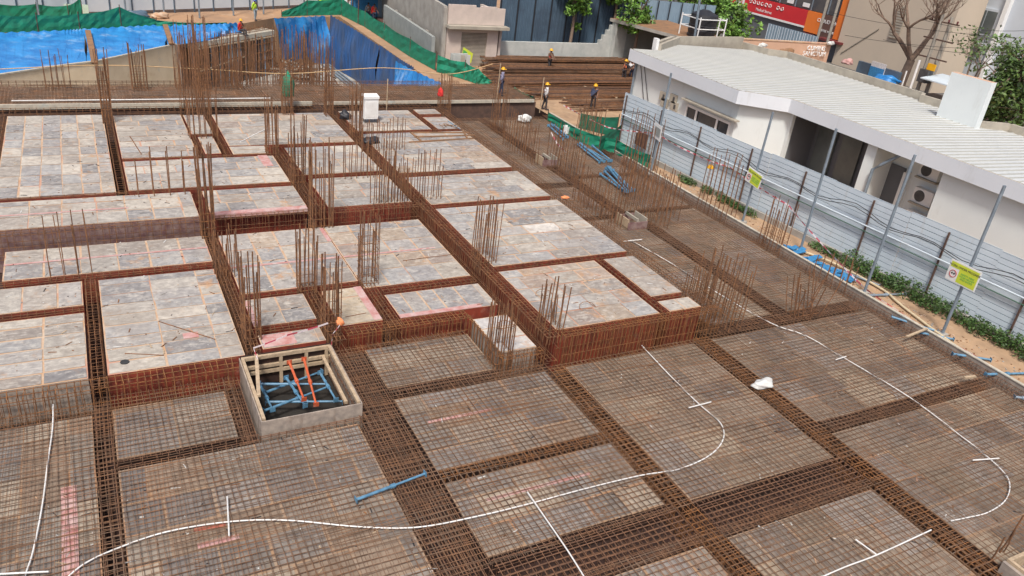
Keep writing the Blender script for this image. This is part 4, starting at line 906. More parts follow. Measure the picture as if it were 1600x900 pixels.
# window of three lights
f = MB(); f.box(WA-.05,WA-.002,32.7,36.65,1.95,2.1,'white'); f.box(WA-.05,WA-.002,32.7,36.65,1.0,1.12,'white')
for y in (32.7,33.75,35.6,36.55): f.box(WA-.045,WA-.003,y,y+.14,1.12,1.95,'white')
fo = sub(f, 'window_frame', t)
for y0_,y1_ in ((32.84,33.75),(33.9,35.6),(35.74,36.55)):
    mb = MB(); mb.box(WA+.05,WA+.08,y0_,y1_,1.1,2.0,'glass'); sub(mb, 'window_pane', t)
mb = MB(); mb.box(WA-.35,WA-.01,32.1,36.9,2.3,2.38,'coping'); sub(mb, 'window_ledge', t)
for px,py in ((1038,150),(1040,160),(1054,154),(1055,166)):
    c = AX(px,py,WA); mb = MB(); mb.box(WA-.15,WA-.01,c.y-.3,c.y+.3,c.z-.25,c.z+.25,'coping'); mb.box(WA-.16,WA-.151,c.y-.2,c.y-.02,c.z-.15,c.z+.12,'grill'); sub(mb, 'meter_box', t)
mb = MB(); mb.tube([(WA-.1,42.2,0),(WA-.1,42.2,3.4)], .08, 'steelg', 6); sub(mb, 'downpipe', t); mb = MB(); mb.tube([(33.6,23.2,3.4),(33.4,24.1,2.5),(33.35,24.4,2.2),(33.35,24.4,0)], .08, 'steelg', 6); sub(mb, 'downpipe', t)
mb = MB()
pts = [(AX(1075,190,31.5)), ]
mb.tube([(WA-.05,41.8,3.2),(WA-.06,40.8,1.2),(WA-.05,39.6,.8)], .02, 'black', 4); mb.tube([(WA-.05,41.4,3.2),(WA-.06,40.2,1.0)], .02, 'black', 4); sub(mb, 'wall_cable', t)
# AC recess units, on wall facing -X at 36.8? mounted on return wall facing camera
for k,(px,py) in enumerate(((1453,268),(1442,308),(1428,343))):
    c = AX(px,py,34.9); mb = MB(); mb.box(34.85,35.19,c.y-.52,c.y+.52,c.z-.36,c.z+.36,'white'); ao = sub(mb, 'air_conditioner', t)
    mb = MB(); mb.lathe((34.848,c.y+.16,c.z),[(.28,0),(.28,-.012),(.05,-.02)],'grill',18,'x'); o2 = mb.build('fan_grille'); o2.parent = ao
    mb = MB(); mb.box(34.7,35.19,c.y-.6,c.y+.55,c.z-.44,c.z-.375,'coping'); o3 = mb.build('bracket'); o3.parent = ao
mb = MB(); mb.box(35.1,35.19,23.9,24.9,-.03,2.3,'shut'); mb.box(34.8,35.18,23.6,23.75,-.03,2.2,'white'); sub(mb, 'side_door', t)
# fascia: polyline
fl = [(31.1,42.6),(31.1,32.2),(33.2,30.4),(33.3,-.2)]
mb = MB()
for i in range(3):
    a, b = fl[i], fl[i+1]; d = Vector((b[0]-a[0], b[1]-a[1], 0)); n = Vector((-d.y, d.x, 0)).normalized()*.12
    mb.obox((a[0],a[1],3.3), d, n, (0,0,.72), 'fascia', top='coping')
    mb.obox(Vector((a[0],a[1],3.32))+n*1.02, d, n*5, (0,0,.05), 'wall') if False else None
sub(mb, 'fascia', t)
# roof sheet, ribs run along X, falls to the back
BX = 44.5
back = [(36.5,45.8),(43.7,46.0),(44.0,43.5),(45.2,42.8),(45.3,34),(45.2,31.5),(44.6,31.1),(44.8,28.6),(42.0,25.8),(44.2,24.0),(44.0,8)]
def eave_x(y):
    if y > 42.6: return 33.6+(y-42.6)*1.3
    if y >= 32.2: return 31.15
    if y >= 30.4: return 31.15+(32.2-y)/1.8*2.1
    return 33.28
def back_x(y):
    b = [(46.0,43.7),(43.5,44.0),(42.8,45.2),(31.5,45.2),(31.1,44.6),(28.6,44.8),(25.8,42.0),(25.0,44.2),(-2,44.2)]
    for (ya,xa),(yb2,xb) in zip(b,b[1:]):
        if ya >= y >= yb2: return xa+(xb-xa)*((ya-y)/(ya-yb2) if ya != yb2 else 0)
    return 44.2
def rz(x, y): return 4.03 - (x-31.15)*.035
mb = MB(); y = 45.3; i = 0
while y > .2:
    for (dy, up) in ((.21,0),(.03,1),(.03,0)):
        pass
    ya, y1_, y2_, y3_ = y, y-.35, y-.39, y-.43
    for (p,q,u0,u1,rm_) in ((ya,y1_,0,0,'roof'),(y1_,y2_,0,.05,'roof'),(y2_,y3_,.05,0,'ribshade')):
        e1,e2,b1,b2 = eave_x(p),eave_x(q),back_x(p),back_x(q)
        mb.face([(e1,p,rz(e1,p)+u0),(b1,p,rz(b1,p)+u0),(b2,q,rz(b2,q)+u1),(e2,q,rz(e2,q)+u1)], rm_)
    y -= .43
sub(mb, 'ribbed_roof', t)
# back parapet
bl = [(33.4,42.7),(37.0,45.4),(43.7,46.0),(44.0,43.6),(45.2,42.9),(45.3,31.5),(44.6,31.1),(44.8,28.6),(42.0,25.8),(44.2,25.0),(44.2,-.2)]
mb = MB()
for i in range(len(bl)-1):
    a, b = bl[i], bl[i+1]; d = Vector((b[0]-a[0], b[1]-a[1], 0)); n = Vector((-d.y, d.x, 0)).normalized()*.2
    if n.x+n.y*.2 < 0: n = -n
    zt_ = 4.35 if i < 2 else 4.0
    mb.obox((a[0],a[1],3.0), d, n, (0,0,zt_-3.0-.0007*i), 'coping')
sub(mb, 'roof_parapet', t)
mb = MB(); mb.obox((42.05,24.75,3.0),(-.15,2.6,0),(.42,.02,0),(0,0,3.2),'wall'); 
mb = MB()
z0_, = (3.0,)
# fin wall with slanted top
A0,A1,B0,B1 = Vector((42.0,25.0,z0_)),Vector((42.45,25.0,z0_)),Vector((42.0,28.4,z0_)),Vector((42.45,28.4,z0_))
mb.obox((41.95,25.5,3.0),(.42,0,0),(0,2.4,0),(0,0,3.1),'wall',top='peach'); sub(mb, 'fin_wall', t)
mb = MB(); mb.obox((33.2,42.7,3.9),(.2,0,0),(0,.4,0),(0,0,.75),'white'); mb.obox((33.4,42.75,3.9),(2.9,2.1,0),(-.15,.2,0),(0,0,.55),'coping'); sub(mb, 'end_upstand', t)
# water tank with frame, behind
c = AY(1095,55,49.0); t = thing('water_tank', 'black plastic water tank in a white tube frame beyond the house roof', 'water tank', (c.x,49,0))
gx, gy, gz0 = c.x, 49.0, c.z-.3
mb = MB(); mb.lathe((gx,gy,gz0),[(1.05,0),(1.08,.35),(1.02,.39),(1.08,.7),(1.02,.74),(1.08,1.05),(1.02,1.09),(1.08,1.5),(1.0,1.85),(.5,2.05),(.3,2.15),(.05,2.16)],'black',20); sub(mb,'tank_body',t)
mb = MB()
for dx in (-1.25,1.25,.6):
    for dy in (-1.1,1.1): mb.tube([(gx+dx,gy+dy,0),(gx+dx,gy+dy,gz0+1.75)], .05, 'white', 6, True)
for zz in (gz0+.9,gz0+1.6): mb.tube([(gx-1.25,gy-1.1,zz),(gx+1.25,gy-1.1,zz),(gx+1.25,gy+1.1,zz),(gx-1.25,gy+1.1,zz),(gx-1.25,gy-1.1,zz)], .04, 'white', 5)
mb.box(gx-1.4,gx+1.4,gy-1.3,gy+1.3,gz0-.12,gz0-.01,'conc'); sub(mb,'tube_frame',t)
b = AY(1158,62,48.3); mb = MB(); a = AY(1170,55,48.3); mb.tube([AY(1160,66,48.3)-Vector((0,0,3)), AY(1168,0,48.3), AY(1172,-60,48.3)], .09, 'steelg', 8); 
mb = MB(); p0 = AY(1085,60,47.2); T = AY(1099,-40,47.2); mb.tube([Vector((p0.x,47.2,0)), Vector((p0.x,47.2,p0.z)), T], .09, 'steelg', 8, True); tag(mb.build('lamp_pole'), 'tall grey metal pole standing before the black water tank', 'pole')
# CUMINS wall
a, b = AY(1148,61,48.2), AY(1299,69,47.2)
t = thing('name_wall', 'peach boundary wall with raised white letters behind the house roof', 'wall', (a.x, a.y, 0))
d = Vector((b.x-a.x, b.y-a.y, 0)); zt_ = a.z
mb = MB(); mb.obox((a.x,a.y,0), d, (0,.3,0), (0,0,zt_), 'peach'); sub(mb, 'wall_body', t)
mb = MB(); mb.obox((a.x,a.y-.04,zt_+.002), d, (0,.38,0), (0,0,.07), 'tape'); sub(mb, 'coping', t)
ang = math.atan2(d.y, d.x); 
for s_, (px,py) in (('CUMINS',(1274,75.5)),('SANCTUM',(1271,84))):
    c = AY(px,py,47.25); o = text(s_, .50, None, 'white', (c.x-t.location.x, 47.28-t.location.y-.12, c.z), (math.pi/2,0,ang), depth=.03); o.parent = t
for lb,(px,py) in (('white cloth on the peach wall, left',(1192,71)),('white bag on the right end of the peach wall',(1298,68))):
    c = AY(px,py,47.0); blob('white_bag', lb, 'bag', c-Vector((0,0,.1)), (.4,.15,.2), 'bag', px)
blob('wall_plant', 'small dry plant heap below the peach wall', 'plant', AY(1228,80,46.8)-Vector((0,0,.3)), (1.0,.3,.35), 'litter', 33)

# ================================================================ RIGHT BACKGROUND BUILDINGS
X0 = 68.0
def yz(px,py,X=X0): p = AX(px,py,X); return p.y, p.z
t = thing('shop_building', 'shop building with an orange frame, dark glass front and red sign', 'building', (X0,66,0))
yr = 57.9; yl = 84
zs_t = yz(1265,40)[1]; 
mb = MB(); mb.box(X0+.3,X0+12,yr,yl,-.03,16,'beige'); sub(mb,'wall',t)
mb = MB(); mb.box(X0-.3,X0+.29,yr,yr+1.0,2.2,16,'orange'); mb.box(X0-.3,X0+.29,yr+1.0,yl,8.0,8.9,'orange'); sub(mb,'orange_frame',t)
mb = MB(); mb.box(X0-.02,X0+.29,yr+1.0,yl,4.3,7.98,'glass'); go = sub(mb,'glass_front',t)
for y in [60.5+2.3*i for i in range(10)]:
    mb = MB(); mb.box(X0-.08,X0-.021,y,y+.12,4.3,7.98,'steelg'); mb.box(X0-.08,X0-.021,y+.4,y+1.3,4.5,4.9,'white') if y > 61 else None; sub(mb,'mullion',t)
mb = MB(); mb.box(X0-.25,X0-.03,63.0,yl,2.7,4.25,'signred'); so_ = sub(mb,'red_sign',t)
mb = MB(); mb.box(X0-.28,X0-.03,63.0,yl,2.5,2.69,'white'); sub(mb,'sign_trim',t)
mb = MB(); mb.box(X0-.25,X0-.03,61.0,62.98,2.2,4.25,'orange'); sub(mb,'orange_sign_end',t)
mb = MB(); mb.box(X0-.25,X0-.03,yr+1.02,60.98,1.9,4.25,'brownsign'); sub(mb,'brown_sign',t)
rot = (math.pi/2,0,-math.pi/2)
def tx(s,size,y,z,m='white',x=X0-.27): o = text(s,size,None,m,(x-t.location.x,y-t.location.y,z),rot,depth=.01); o.parent = t
ym, zm_ = yz(1194,22); zm_ = 3.5
mb = MB(); mb.lathe((X0-.26,73.3,3.5),[(.72,0),(.72,-.02)],'white',24,'x'); sub(mb,'sign_roundel',t)
tx('M',1.1,73.3,3.5,'signred',X0-.3); tx('ಮುತ್ತೂಟ್',.01,70,3.8) if False else None
tx('MUTHOOT FINANCE'[:0]+'Medical Stores',.42,69.3,3.1); 
mb = MB()
rk = random.Random(4)
for i in range(9):      # regional script strokes
    y = 71.6-i*.62; 
    if i == 6: continue
    pts = [(X0-.27, y+.2*math.cos(a), 3.78+.17*math.sin(a)) for a in [k*.9+i for k in range(7)]]; mb.tube(pts, .05, 'white', 4)
sub(mb,'script_lettering',t)
tx('CLOUD SHOP',.5,59.9,3.6); tx('COFFEE HOUSE',.32,59.9,2.7)
mb = MB(); mb.box(X0+.0,X0+.29,yr,62.5,-.03,1.88,'shut'); mb.box(X0-.35,X0-.01,61.4,62.9,-.03,2.1,'maroon'); mb.box(X0+.0,X0+.29,62.9,yl,-.03,2.45,'shut'); sub(mb,'ground_floor_front',t)
mb = MB(); mb.box(X0-1.2,X0-.02,yr-.8,yr+2.2,1.95,2.15,'maroon'); sub(mb,'red_awning',t)
mb = MB(); mb.box(X0-1.2,X0+0,60.2,yr+.2,0,.02,'conc'); 
# beige building
t = thing('beige_building', 'plain beige building with a hanging bamboo blind between the shop and the white building', 'building', (X0,52,0))
mb = MB(); mb.box(X0-.6,X0+3,46.2,57.85,-.03,17,'beige'); sub(mb,'wall',t)
y1_,z1_ = yz(1411,10,X0-.7); y2_,z2_ = yz(1395,60,X0-.7)
mb = MB(); mb.obox((X0-.72,y1_-.55,z2_),(.05,0,0),(0,1.1,0),(0,0,z1_-z2_),'coping'); 
for k in range(12): mb.box(X0-.74,X0-.721,y1_-.5,y1_+.5,z2_+(z1_-z2_)*k/12,z2_+(z1_-z2_)*k/12+.05,'bark')
sub(mb,'bamboo_blind',t)
mb = MB(); mb.tube([(X0-.65,57,1.2),(X0-.65,53.5,4.2)], .05, 'coping', 4); sub(mb,'stair_line',t)
# white building
XW = 72
t = thing('white_building', 'tall white building with two grey windows at the top right', 'building', (XW,38,0))
mb = MB(); mb.box(XW,XW+12,-10,50,-.03,18,'pwhite'); sub(mb,'wall',t)
for (pts) in (((1512,10),(1563,20),(1549,54),(1500,44)),((1493,62),(1541,73),(1533,88),(1487,80))):
    P4 = [AX(x,y,XW) for x,y in pts]; ya = (P4[0].y+P4[3].y)/2; yb2 = (P4[1].y+P4[2].y)/2; za = (P4[0].z+P4[1].z)/2; zb_ = (P4[2].z+P4[3].z)/2
    mb = MB(); mb.box(XW-.15,XW-.01,yb2-.2,ya+.2,zb_-.2,za+.2,'pwhite'); wo = sub(mb,'window_frame',t)
    for q in range(3):
        aa = yb2+(ya-yb2)*q/3+.05; bb = yb2+(ya-yb2)*(q+1)/3-.05; mb = MB(); mb.box(XW-.19,XW-.155,aa,bb,zb_,za,'glassg'); o = sub(mb,'window_pane',t)
mb = MB(); p = AX(1578,0,XW-.5); mb.box(XW-.5,XW-.01,p.y-.1,p.y+.3,0,18,'white'); sub(mb,'corner_band',t)
# low shops / clutter near the transformer
t = thing('street_stall', 'low brick red street stall under the transformer poles', 'stall', (58,36,0))
c = AX(1450,145,58)
mb = MB(); mb.box(57.5,61,c.y-4.5,c.y+1.5,0,1.3,'brownsign'); mb.box(57.4,57.49,c.y-3.5,c.y+1.0,.3,1.2,'red'); sub(mb,'stall_wall',t)
mb = MB(); mb.obox((57.9,c.y-4,2.6),(2.5,0,.3),(0,5,0),(0,0,.08),'wsheet'); sub(mb,'stall_roof',t)
for y in (c.y-4.8,c.y+1.7): mb = MB(); mb.tube([(57,y,0),(57,y,3.0)], .06, 'white', 5); sub(mb,'roof_post',t)
c = AX(1373,110,58); t = thing('banner_stack', 'dark panels with a pale blue banner before the beige building', 'panels', (58,c.y,0)); mb = MB(); mb.box(58,58.3,c.y-2,c.y+2.2,0,c.z+.3,'bsheet'); sub(mb,'dark_panel',t); mb = MB(); mb.box(57.9,57.99,c.y-.6,c.y+.8,0,c.z+.6,'c_white'); mb.box(57.86,57.895,c.y-.6,c.y+.8,c.z-.8,c.z+.2,'c_bluecan'); sub(mb,'banner',t)
blob('blue_cover','crumpled blue cover at the foot of the bare tree','cover',AX(1388,122,58)-Vector((0,0,.3)),(1.0,1.0,.4),'tarp',44)
blob('pink_cover','pink and white sheet heap before the shop entrance','cover',AX(1325,95,64)-Vector((0,0,.3)),(.5,.5,.35),'pink',45)
# trees
def branch(mb, p, d, L, r, depth, R, m='bark', spread=.5, tips=None, up=.15):
    pts = [p]; rs_ = [r]; q = p.copy(); dd = d.copy()
    n = 3
    for k in range(n):
        dd = (dd + Vector((R.gauss(0,.12), R.gauss(0,.12), R.gauss(0,.08)+up*.3))).normalized(); q = q + dd*L/n; pts.append(q.copy()); rs_.append(r*(1-.35*(k+1)/n))
    mb.tube(pts, rs_, m, 6 if r > .05 else 4)
    if tips is not None: tips.append(q)
    if depth == 0: return
    for k in range(R.choice((2,3,3))):
        nd = (dd + Vector((R.gauss(0,spread), R.gauss(0,spread), R.gauss(0,spread*.6)+up))).normalized()
        branch(mb, pts[R.choice((1,2,3,3))] if depth < 4 else q, nd, L*R.uniform(.6,.85), r*.55, depth-1, R, m, spread, tips, up)
def btree(label, base, seed, L, r, depth, d=(0,0,1), leaves=0, name='bare_tree', group=None, lsize=.15, trunk=None):
    t = thing(name, label, 'tree', base, group); R = random.Random(seed); mb = MB(); tips = []
    tb = MB(); top = Vector(base)+Vector(d)*(trunk or L)
    tb.tube([Vector(base), Vector(base).lerp(top,.5)+Vector((.05,.08,0)), top], [r*1.25, r*1.05, r*.9], 'bark', 8); sub(tb,'trunk',t)
    for k in range(4):
        a = k*1.6+R.uniform(0,1); nd = Vector((math.cos(a)*.6, math.sin(a)*.6, 1)).normalized(); branch(mb, top, nd, L*.75, r*.6, depth, R, tips=tips)
    sub(mb,'branches',t)
    if leaves:
        lb = MB()
        for p in tips: leafcloud(lb, p, (.5,.5,.4), leaves, lsize, 'leafd', R)
        sub(lb,'crown',t,tint=True)
c = AX(1405,135,60); btree('large bare tree with many thin branches before the beige building', (60,c.y,0), 21, 3.6, .36, 4, trunk=3.4, d=(0,-.08,1))
c = AX(1560,75,62); btree('half bare tree with sparse green tips at the right edge', (62,c.y+1,0), 8, 2.6, .16, 4, leaves=2, trunk=2.0)
def bushy(label, c, rad, n, seed, size=.16, m='leaf', name='leafy_tree', group=None, ground=0, hang=False):
    t = thing(name, label, 'tree', (c[0],c[1],ground), group); R = random.Random(seed); c = Vector(c)
    tb = MB(); tb.tube([Vector((c.x,c.y,ground)), Vector((c.x+.1,c.y,c.z*.5)), c], [.16,.12,.08], 'bark', 7); sub(tb,'trunk',t)
    mb = MB(); br = MB()
    for k in range(n):
        p = Vector((R.gauss(0,.42)*rad[0], R.gauss(0,.42)*rad[1], R.gauss(0,.42)*rad[2])); s_ = R.uniform(.22,.42)*min(rad)
        leafcloud(mb, c+p, (s_*1.2,s_*1.2,s_), 70, size, m, R, lo=.5, hi=1.9); br.tube([c, c+p*.5+Vector((0,0,.1)), c+p], [.06,.04,.02], 'bark', 4)
    sub(br,'limbs',t); sub(mb,'crown',t,tint=True)
GT = 'green trees at the back'
c = AY(905,12,55.5); bushy('green tree drooping over the dark sheet wall, left one', (c.x,56.2,c.z+.9),(1.6,1.0,1.7),26,1,group=GT,size=.2)
c = AY(968,5,56); bushy('green tree drooping over the dark sheet wall, middle one', (c.x,56.4,c.z+1.0),(1.6,1.0,1.7),26,2,group=GT,size=.2)
c = AY(1010,32,53.5); bushy('green tree growing behind the litter covered slab roof', (c.x,54.5,c.z+.3),(1.6,1.2,2.2),26,3,group=GT)
c = AY(1115,15,57); bushy('broad bright green tree behind the water tank', (c.x,58,c.z),(3.2,2.0,2.2),42,4,group=GT,size=.18)
c = AY(1160,38,54); bushy('bright green tree right of the water tank', (c.x,55,c.z-.3),(2.6,1.6,1.8),36,5,group=GT,size=.18)
c = AY(1075,8,60); bushy('green tree between the litter roof and the water tank', (c.x,60,c.z+.5),(2.2,1.5,1.5),26,6,group=GT)
for i,(px,py,rad,lb) in enumerate(((1575,140,(2.4,2.6,2.2),'olive green bush beside the white fin wall, right one'),(1560,170,(2.0,2.2,1.8),'olive green bush low behind the roof edge'),(1600,105,(2.4,2.6,2.0),'olive green bush at the far right edge, higher'),(1598,175,(2.2,2.5,2.0),'dark olive bush at the right edge above the parapet'))):
    c = AX(px,py,54); bushy(lb, (54,c.y,c.z), rad, 27, 30+i, m='leafd', name='olive_shrub', group='olive bushes behind the roof', size=.15)
# transformer poles
b1 = AX(1437,130,59); b2 = AX(1452,130,59.3)
t = thing('transformer_poles', 'pair of concrete transformer poles with insulators and wires', 'utility poles', (59,b1.y,0))
top1, top2 = AX(1478,30,59), AX(1494,35,59.3)
for (b,tp) in ((b1,top1),(b2,top2)):
    mb = MB(); mb.tube([Vector((b.x,b.y,0)), Vector((b.x,tp.y if False else b.y,tp.z+.3))], [.16,.12], 'barkg', 6, True); sub(mb,'pole',t)
mb = MB(); 
for zz in (top1.z-.3, top1.z-1.6, top1.z-3): mb.box(b1.x-.06,b1.x+.06,b2.y-1.0,b1.y+1.0,zz,zz+.1,'brownpost')
sub(mb,'cross_arm',t)
for k in range(4):
    mb = MB(); mb.lathe((b1.x,b2.y-.8+k*(b1.y-b2.y+1.6)/3,top1.z-.19),[(.05,0),(.09,.05),(.05,.1),(.09,.15),(.03,.22)],'maroon',8); sub(mb,'insulator',t)
mb = MB(); mb.box(b1.x-.4,b1.x+.4,b2.y-.1,b1.y+.1,2.2,3.2,'grill'); sub(mb,'transformer_box',t)
mb = MB(); c = AX(1456,105,58.8); mb.box(58.7,58.8,c.y-.35,c.y+.35,c.z-.25,c.z+.25,'yellow'); sub(mb,'yellow_plate',t)
for k,(a,b,lb) in enumerate((((1320,55),(1600,78),'lowest overhead wire crossing the beige building'),((1300,20),(1600,60),'middle overhead wire crossing to the right edge'),((1380,62),(1600,88),'overhead wire behind the bare tree'),((1440,30),(1600,48),'overhead wire above the transformer'))):
    A, B = AX(*a,58.5), AX(*b,58.5); mb = MB(); mb.tube([A.lerp(B,q/12)-Vector((0,0,1.2*(q/12)*(1-q/12))) for q in range(13)], .02, 'black', 4); tag(mb.build('overhead_wire'), lb, 'wire')
for lb,(a,b) in (('leaning bamboo like pole left of the brown shop sign',((1277,60),(1293,5))),('leaning pole right beside the brown shop sign',((1292,68),(1311,0)))):
    A, B = AX(*a,62), AX(*b,62); mb = MB(); mb.tube([Vector((62,A.y,0)), Vector((62,A.y,B.z)), Vector((62,A.y,B.z+3))], .13, 'barkg', 6); tag(mb.build('street_pole'), lb, 'pole', 'street poles before the shop')
c = AX(1430,115,56); mb = MB(); mb.tube([(56,c.y,0),(56,c.y,c.z+1.0)], .09, 'white', 6, True); tag(mb.build('white_post'), 'white painted post right of the bare tree', 'post')
# sheets before shop
t = thing('blue_sheet_hoarding', 'row of pale blue sheet panels below the red shop sign', 'fence', (60,62,0))
P0, P1 = AX(1195,62,60), AX(1278,62,60)
mb = MB()
for k in range(4):
    a = P0.y+(P1.y-P0.y)*k/4; b = P0.y+(P1.y-P0.y)*(k+1)/4+.08; mb.box(60,60.05,b,a,0,AX(1200+20*k,36+5.5*k,60).z,'bsheet2')
    q = a
    while q > b: mb.box(59.97,59.999,q-.06,q,0,AX(1200+20*k,36+5.5*k,60).z-.02,'wsheet'); q -= .35
sub(mb,'sheet_panel',t)

# ================================================================ CENTRE BACKGROUND
def wallseg(mb, a, b, z0, z1, m, th=.2, top=None, z1b=None):
    a, b = Vector((a[0],a[1],0)), Vector((b[0],b[1],0)); d = b-a; n = Vector((-d.y,d.x,0)).normalized()*th
    z1b = z1 if z1b is None else z1b; v = len(mb.v)
    pts = [a,b,b+n,a+n]; tops = [z1,z1b,z1b,z1]
    base = [p+Vector((0,0,z0)) for p in pts]; tp = [p+Vector((0,0,h_)) for p,h_ in zip(pts,tops)]
    mb.face(tp, top or m); 
    for i in range(4): j = (i+1)%4; mb.face([base[i],base[j],tp[j],tp[i]], m)
# low grey block wall
t = thing('block_wall', 'low grey block wall in three bays behind the green net', 'wall', (23.4,61,0))
mb = MB(); wallseg(mb,(23.9,69),(23.0,55.4),-.03,2.0,'blockg',-.25)
for y in (57.5,62.0,66): mb.box(22.95+(y-55)*.065,23.15+(y-55)*.065,y,y+.25,-.03,2.06,'conc')
sub(mb,'wall_body',t)
t = thing('concrete_wall', 'taller streaked concrete wall running down to the pink shed', 'wall', (24.2,62,0))
mb = MB(); wallseg(mb,(25.6,80),(23.7,55.2),-.03,4.6,'conc',-.25,z1b=4.2); wallseg(mb,(23.42,55.1),(23.7,55.1),-.03,4.1,'conc',.2)
sub(mb,'wall_body',t)
# pink shed
t = thing('pink_shed', 'pale pink shed with a rolling shutter and a broken parapet', 'shed', (26,55,0))
yA = 55.0
mb = MB(); mb.box(23.75,24.9,yA,yA+.2,-.03,2.75,'pinkw'); mb.box(27.0,27.9,yA,yA+.2,-.03,2.75,'pinkw'); mb.box(24.9,27.0,yA,yA+.2,2.45,2.75,'pinkw'); mb.box(23.75,28.3,yA,yA+.2,3.0,4.2,'pinkw'); mb.box(23.75,25.9,yA,yA+.2,4.2,4.36,'pinkw'); mb.box(26.3,27.6,yA,yA+.2,4.2,4.3,'pinkw'); mb.box(23.75,28.3,yA+.2,yA+4,2.8,3.0,'conc'); mb.box(28.1,28.3,yA+.2,yA+4,-.03,3.9,'pinkw'); sub(mb,'wall',t)
mb = MB(); mb.box(23.6,28.5,yA-.6,yA+.15,2.76,2.98,'coping'); sub(mb,'canopy_slab',t)
mb = MB(); z = 0
while z < 2.44: mb.box(24.9,27.0,yA+.1,yA+.13,z,z+.07,'coping'); mb.box(24.9,27.0,yA+.12,yA+.15,z+.07,z+.1,'brownpost'); z += .1
sub(mb,'rolling_shutter',t)
c = G(710,108,0); t = thing('grey_box', 'grey open metal box standing before the rolling shutter', 'box', (c.x,c.y-1.2,0)); mb = MB(); x,y = c.x,c.y-1.2; mb.box(x-.7,x-.1,y,y+.05,0,1.3,'block'); mb.box(x-.1,x+.35,y+.3,y+.35,0,1.2,'coping'); mb.box(x+.35,x+.6,y-.1,y-.05,0,1.3,'block'); mb.box(x-.7,x+.6,y+.4,y+.5,0,1.3,'block'); sub(mb,'panel',t)
c = AY(729,90,54.0); t = thing('green_sign', 'tilted lime green sign leaning by the rolling shutter', 'sign', c); mb = MB(); mb.obox((-.4,0,.05),(.8,0,-.45),(0,.03,0),(.1,0,.7),'lime'); mb.build('board',t); mb = MB(); mb.obox((-.36,-.02,.12),(.3,0,-.17),(0,.01,0),(.06,0,.45),'signg'); mb.build('green_mark',t)
mb = MB(); mb.tube([(0,.05,-1.3),(0,.05,.4)], .03, 'brownpost', 5); mb.build('stand',t)
# corrugated walls (vertical ribs)
def corr(label, a, b, z0, z1, m, rib=.3, dep=.08, seams=0, split=None, group=None, m2=None):
    t = thing('sheet_wall', label, 'sheet wall', (a[0],a[1],z0), group); mb = MB(); sm = MB()
    a, b = Vector((a[0],a[1],0)), Vector((b[0],b[1],0)); L = (b-a).length; d = (b-a)/L; n = Vector((d.y,-d.x,0)); u = 0; k = 0
    while u < L:
        for (u0,u1,o0,o1) in ((0,.55,0,0),(.55,.65,0,dep),(.65,.9,dep,dep),(.9,1,dep,0)):
            p, q = a+d*(u+u0*rib)+n*o0, a+d*(u+u1*rib)+n*o1
            if split: mb.face([p+Vector((0,0,z0)),q+Vector((0,0,z0)),q+Vector((0,0,split)),p+Vector((0,0,split))], m2 or m); mb.face([p+Vector((0,0,split)),q+Vector((0,0,split)),q+Vector((0,0,z1)),p+Vector((0,0,z1))], m)
            else: mb.face([p+Vector((0,0,z0)),q+Vector((0,0,z0)),q+Vector((0,0,z1)),p+Vector((0,0,z1))], m)
        if seams and k % seams == 0: p = a+d*u+n*(dep+.01); sm.obox(p+Vector((0,0,z0)), d*.1, n*.03, (0,0,z1-z0), 'black')
        u += rib; k += 1
    sub(mb,'ribbed_sheet',t)
    if seams: sub(sm,'seam',t)
    return t
corr('tall blue ribbed sheet wall above the pink shed, coloured darker as shade', (26.4,82),(28.9,58.0), 0,14,'bsheetd',.32)
corr('tall blue grey ribbed sheet wall behind the white block wall', (29.0,57.4),(41.2,57.4), 0,14,'bsheet',.3,seams=5,split=None)
corr('light blue sheet wall with a black grid behind the small tree', (41.3,57.2),(48.4,55.7), 0,5.2,'bsheet2',1.1,seams=1)
# white block wall
t = thing('whitewashed_wall', 'whitewashed block wall stepping up to the litter covered roof', 'wall', (33,55.6,0))
mb = MB(); mb.box(27.2,37.4,55.6,55.85,-.03,1.75,'block'); 
for i in range(4): mb.box(37.4+i*.3,37.7+i*.3,55.6,55.85,-.03,2.05+i*.4,'block')
mb.box(38.6,40.0,55.6,55.85,-.03,3.7,'block'); sub(mb,'wall_body',t)
t = thing('open_shed', 'dark open shed under a flat slab strewn with brown leaf litter', 'shed', (40,53,0))
mb = MB(); mb.box(38.6,38.8,55.3,55.59,-.03,3.5,'block'); mb.box(43.9,44.1,47.4,56,-.03,3.4,'blockg'); mb.box(40.0,43.9,55.6,55.8,-.03,3.4,'blockg'); sub(mb,'wall',t)
mb = MB(); v = [(38.4,56.0,3.5),(44.2,56.0,3.5),(44.2,47.6,3.5),(40.4,47.6,3.5)]; mb.face([(x,y,z+.25) for x,y,z in v],'litter'); mb.face(v[::-1],'conc')
for i in range(4): a_,b_ = v[i],v[(i+1)%4]; mb.face([a_,b_,(b_[0],b_[1],b_[2]+.25),(a_[0],a_[1],a_[2]+.25)],'conc')
sub(mb,'roof_slab',t)
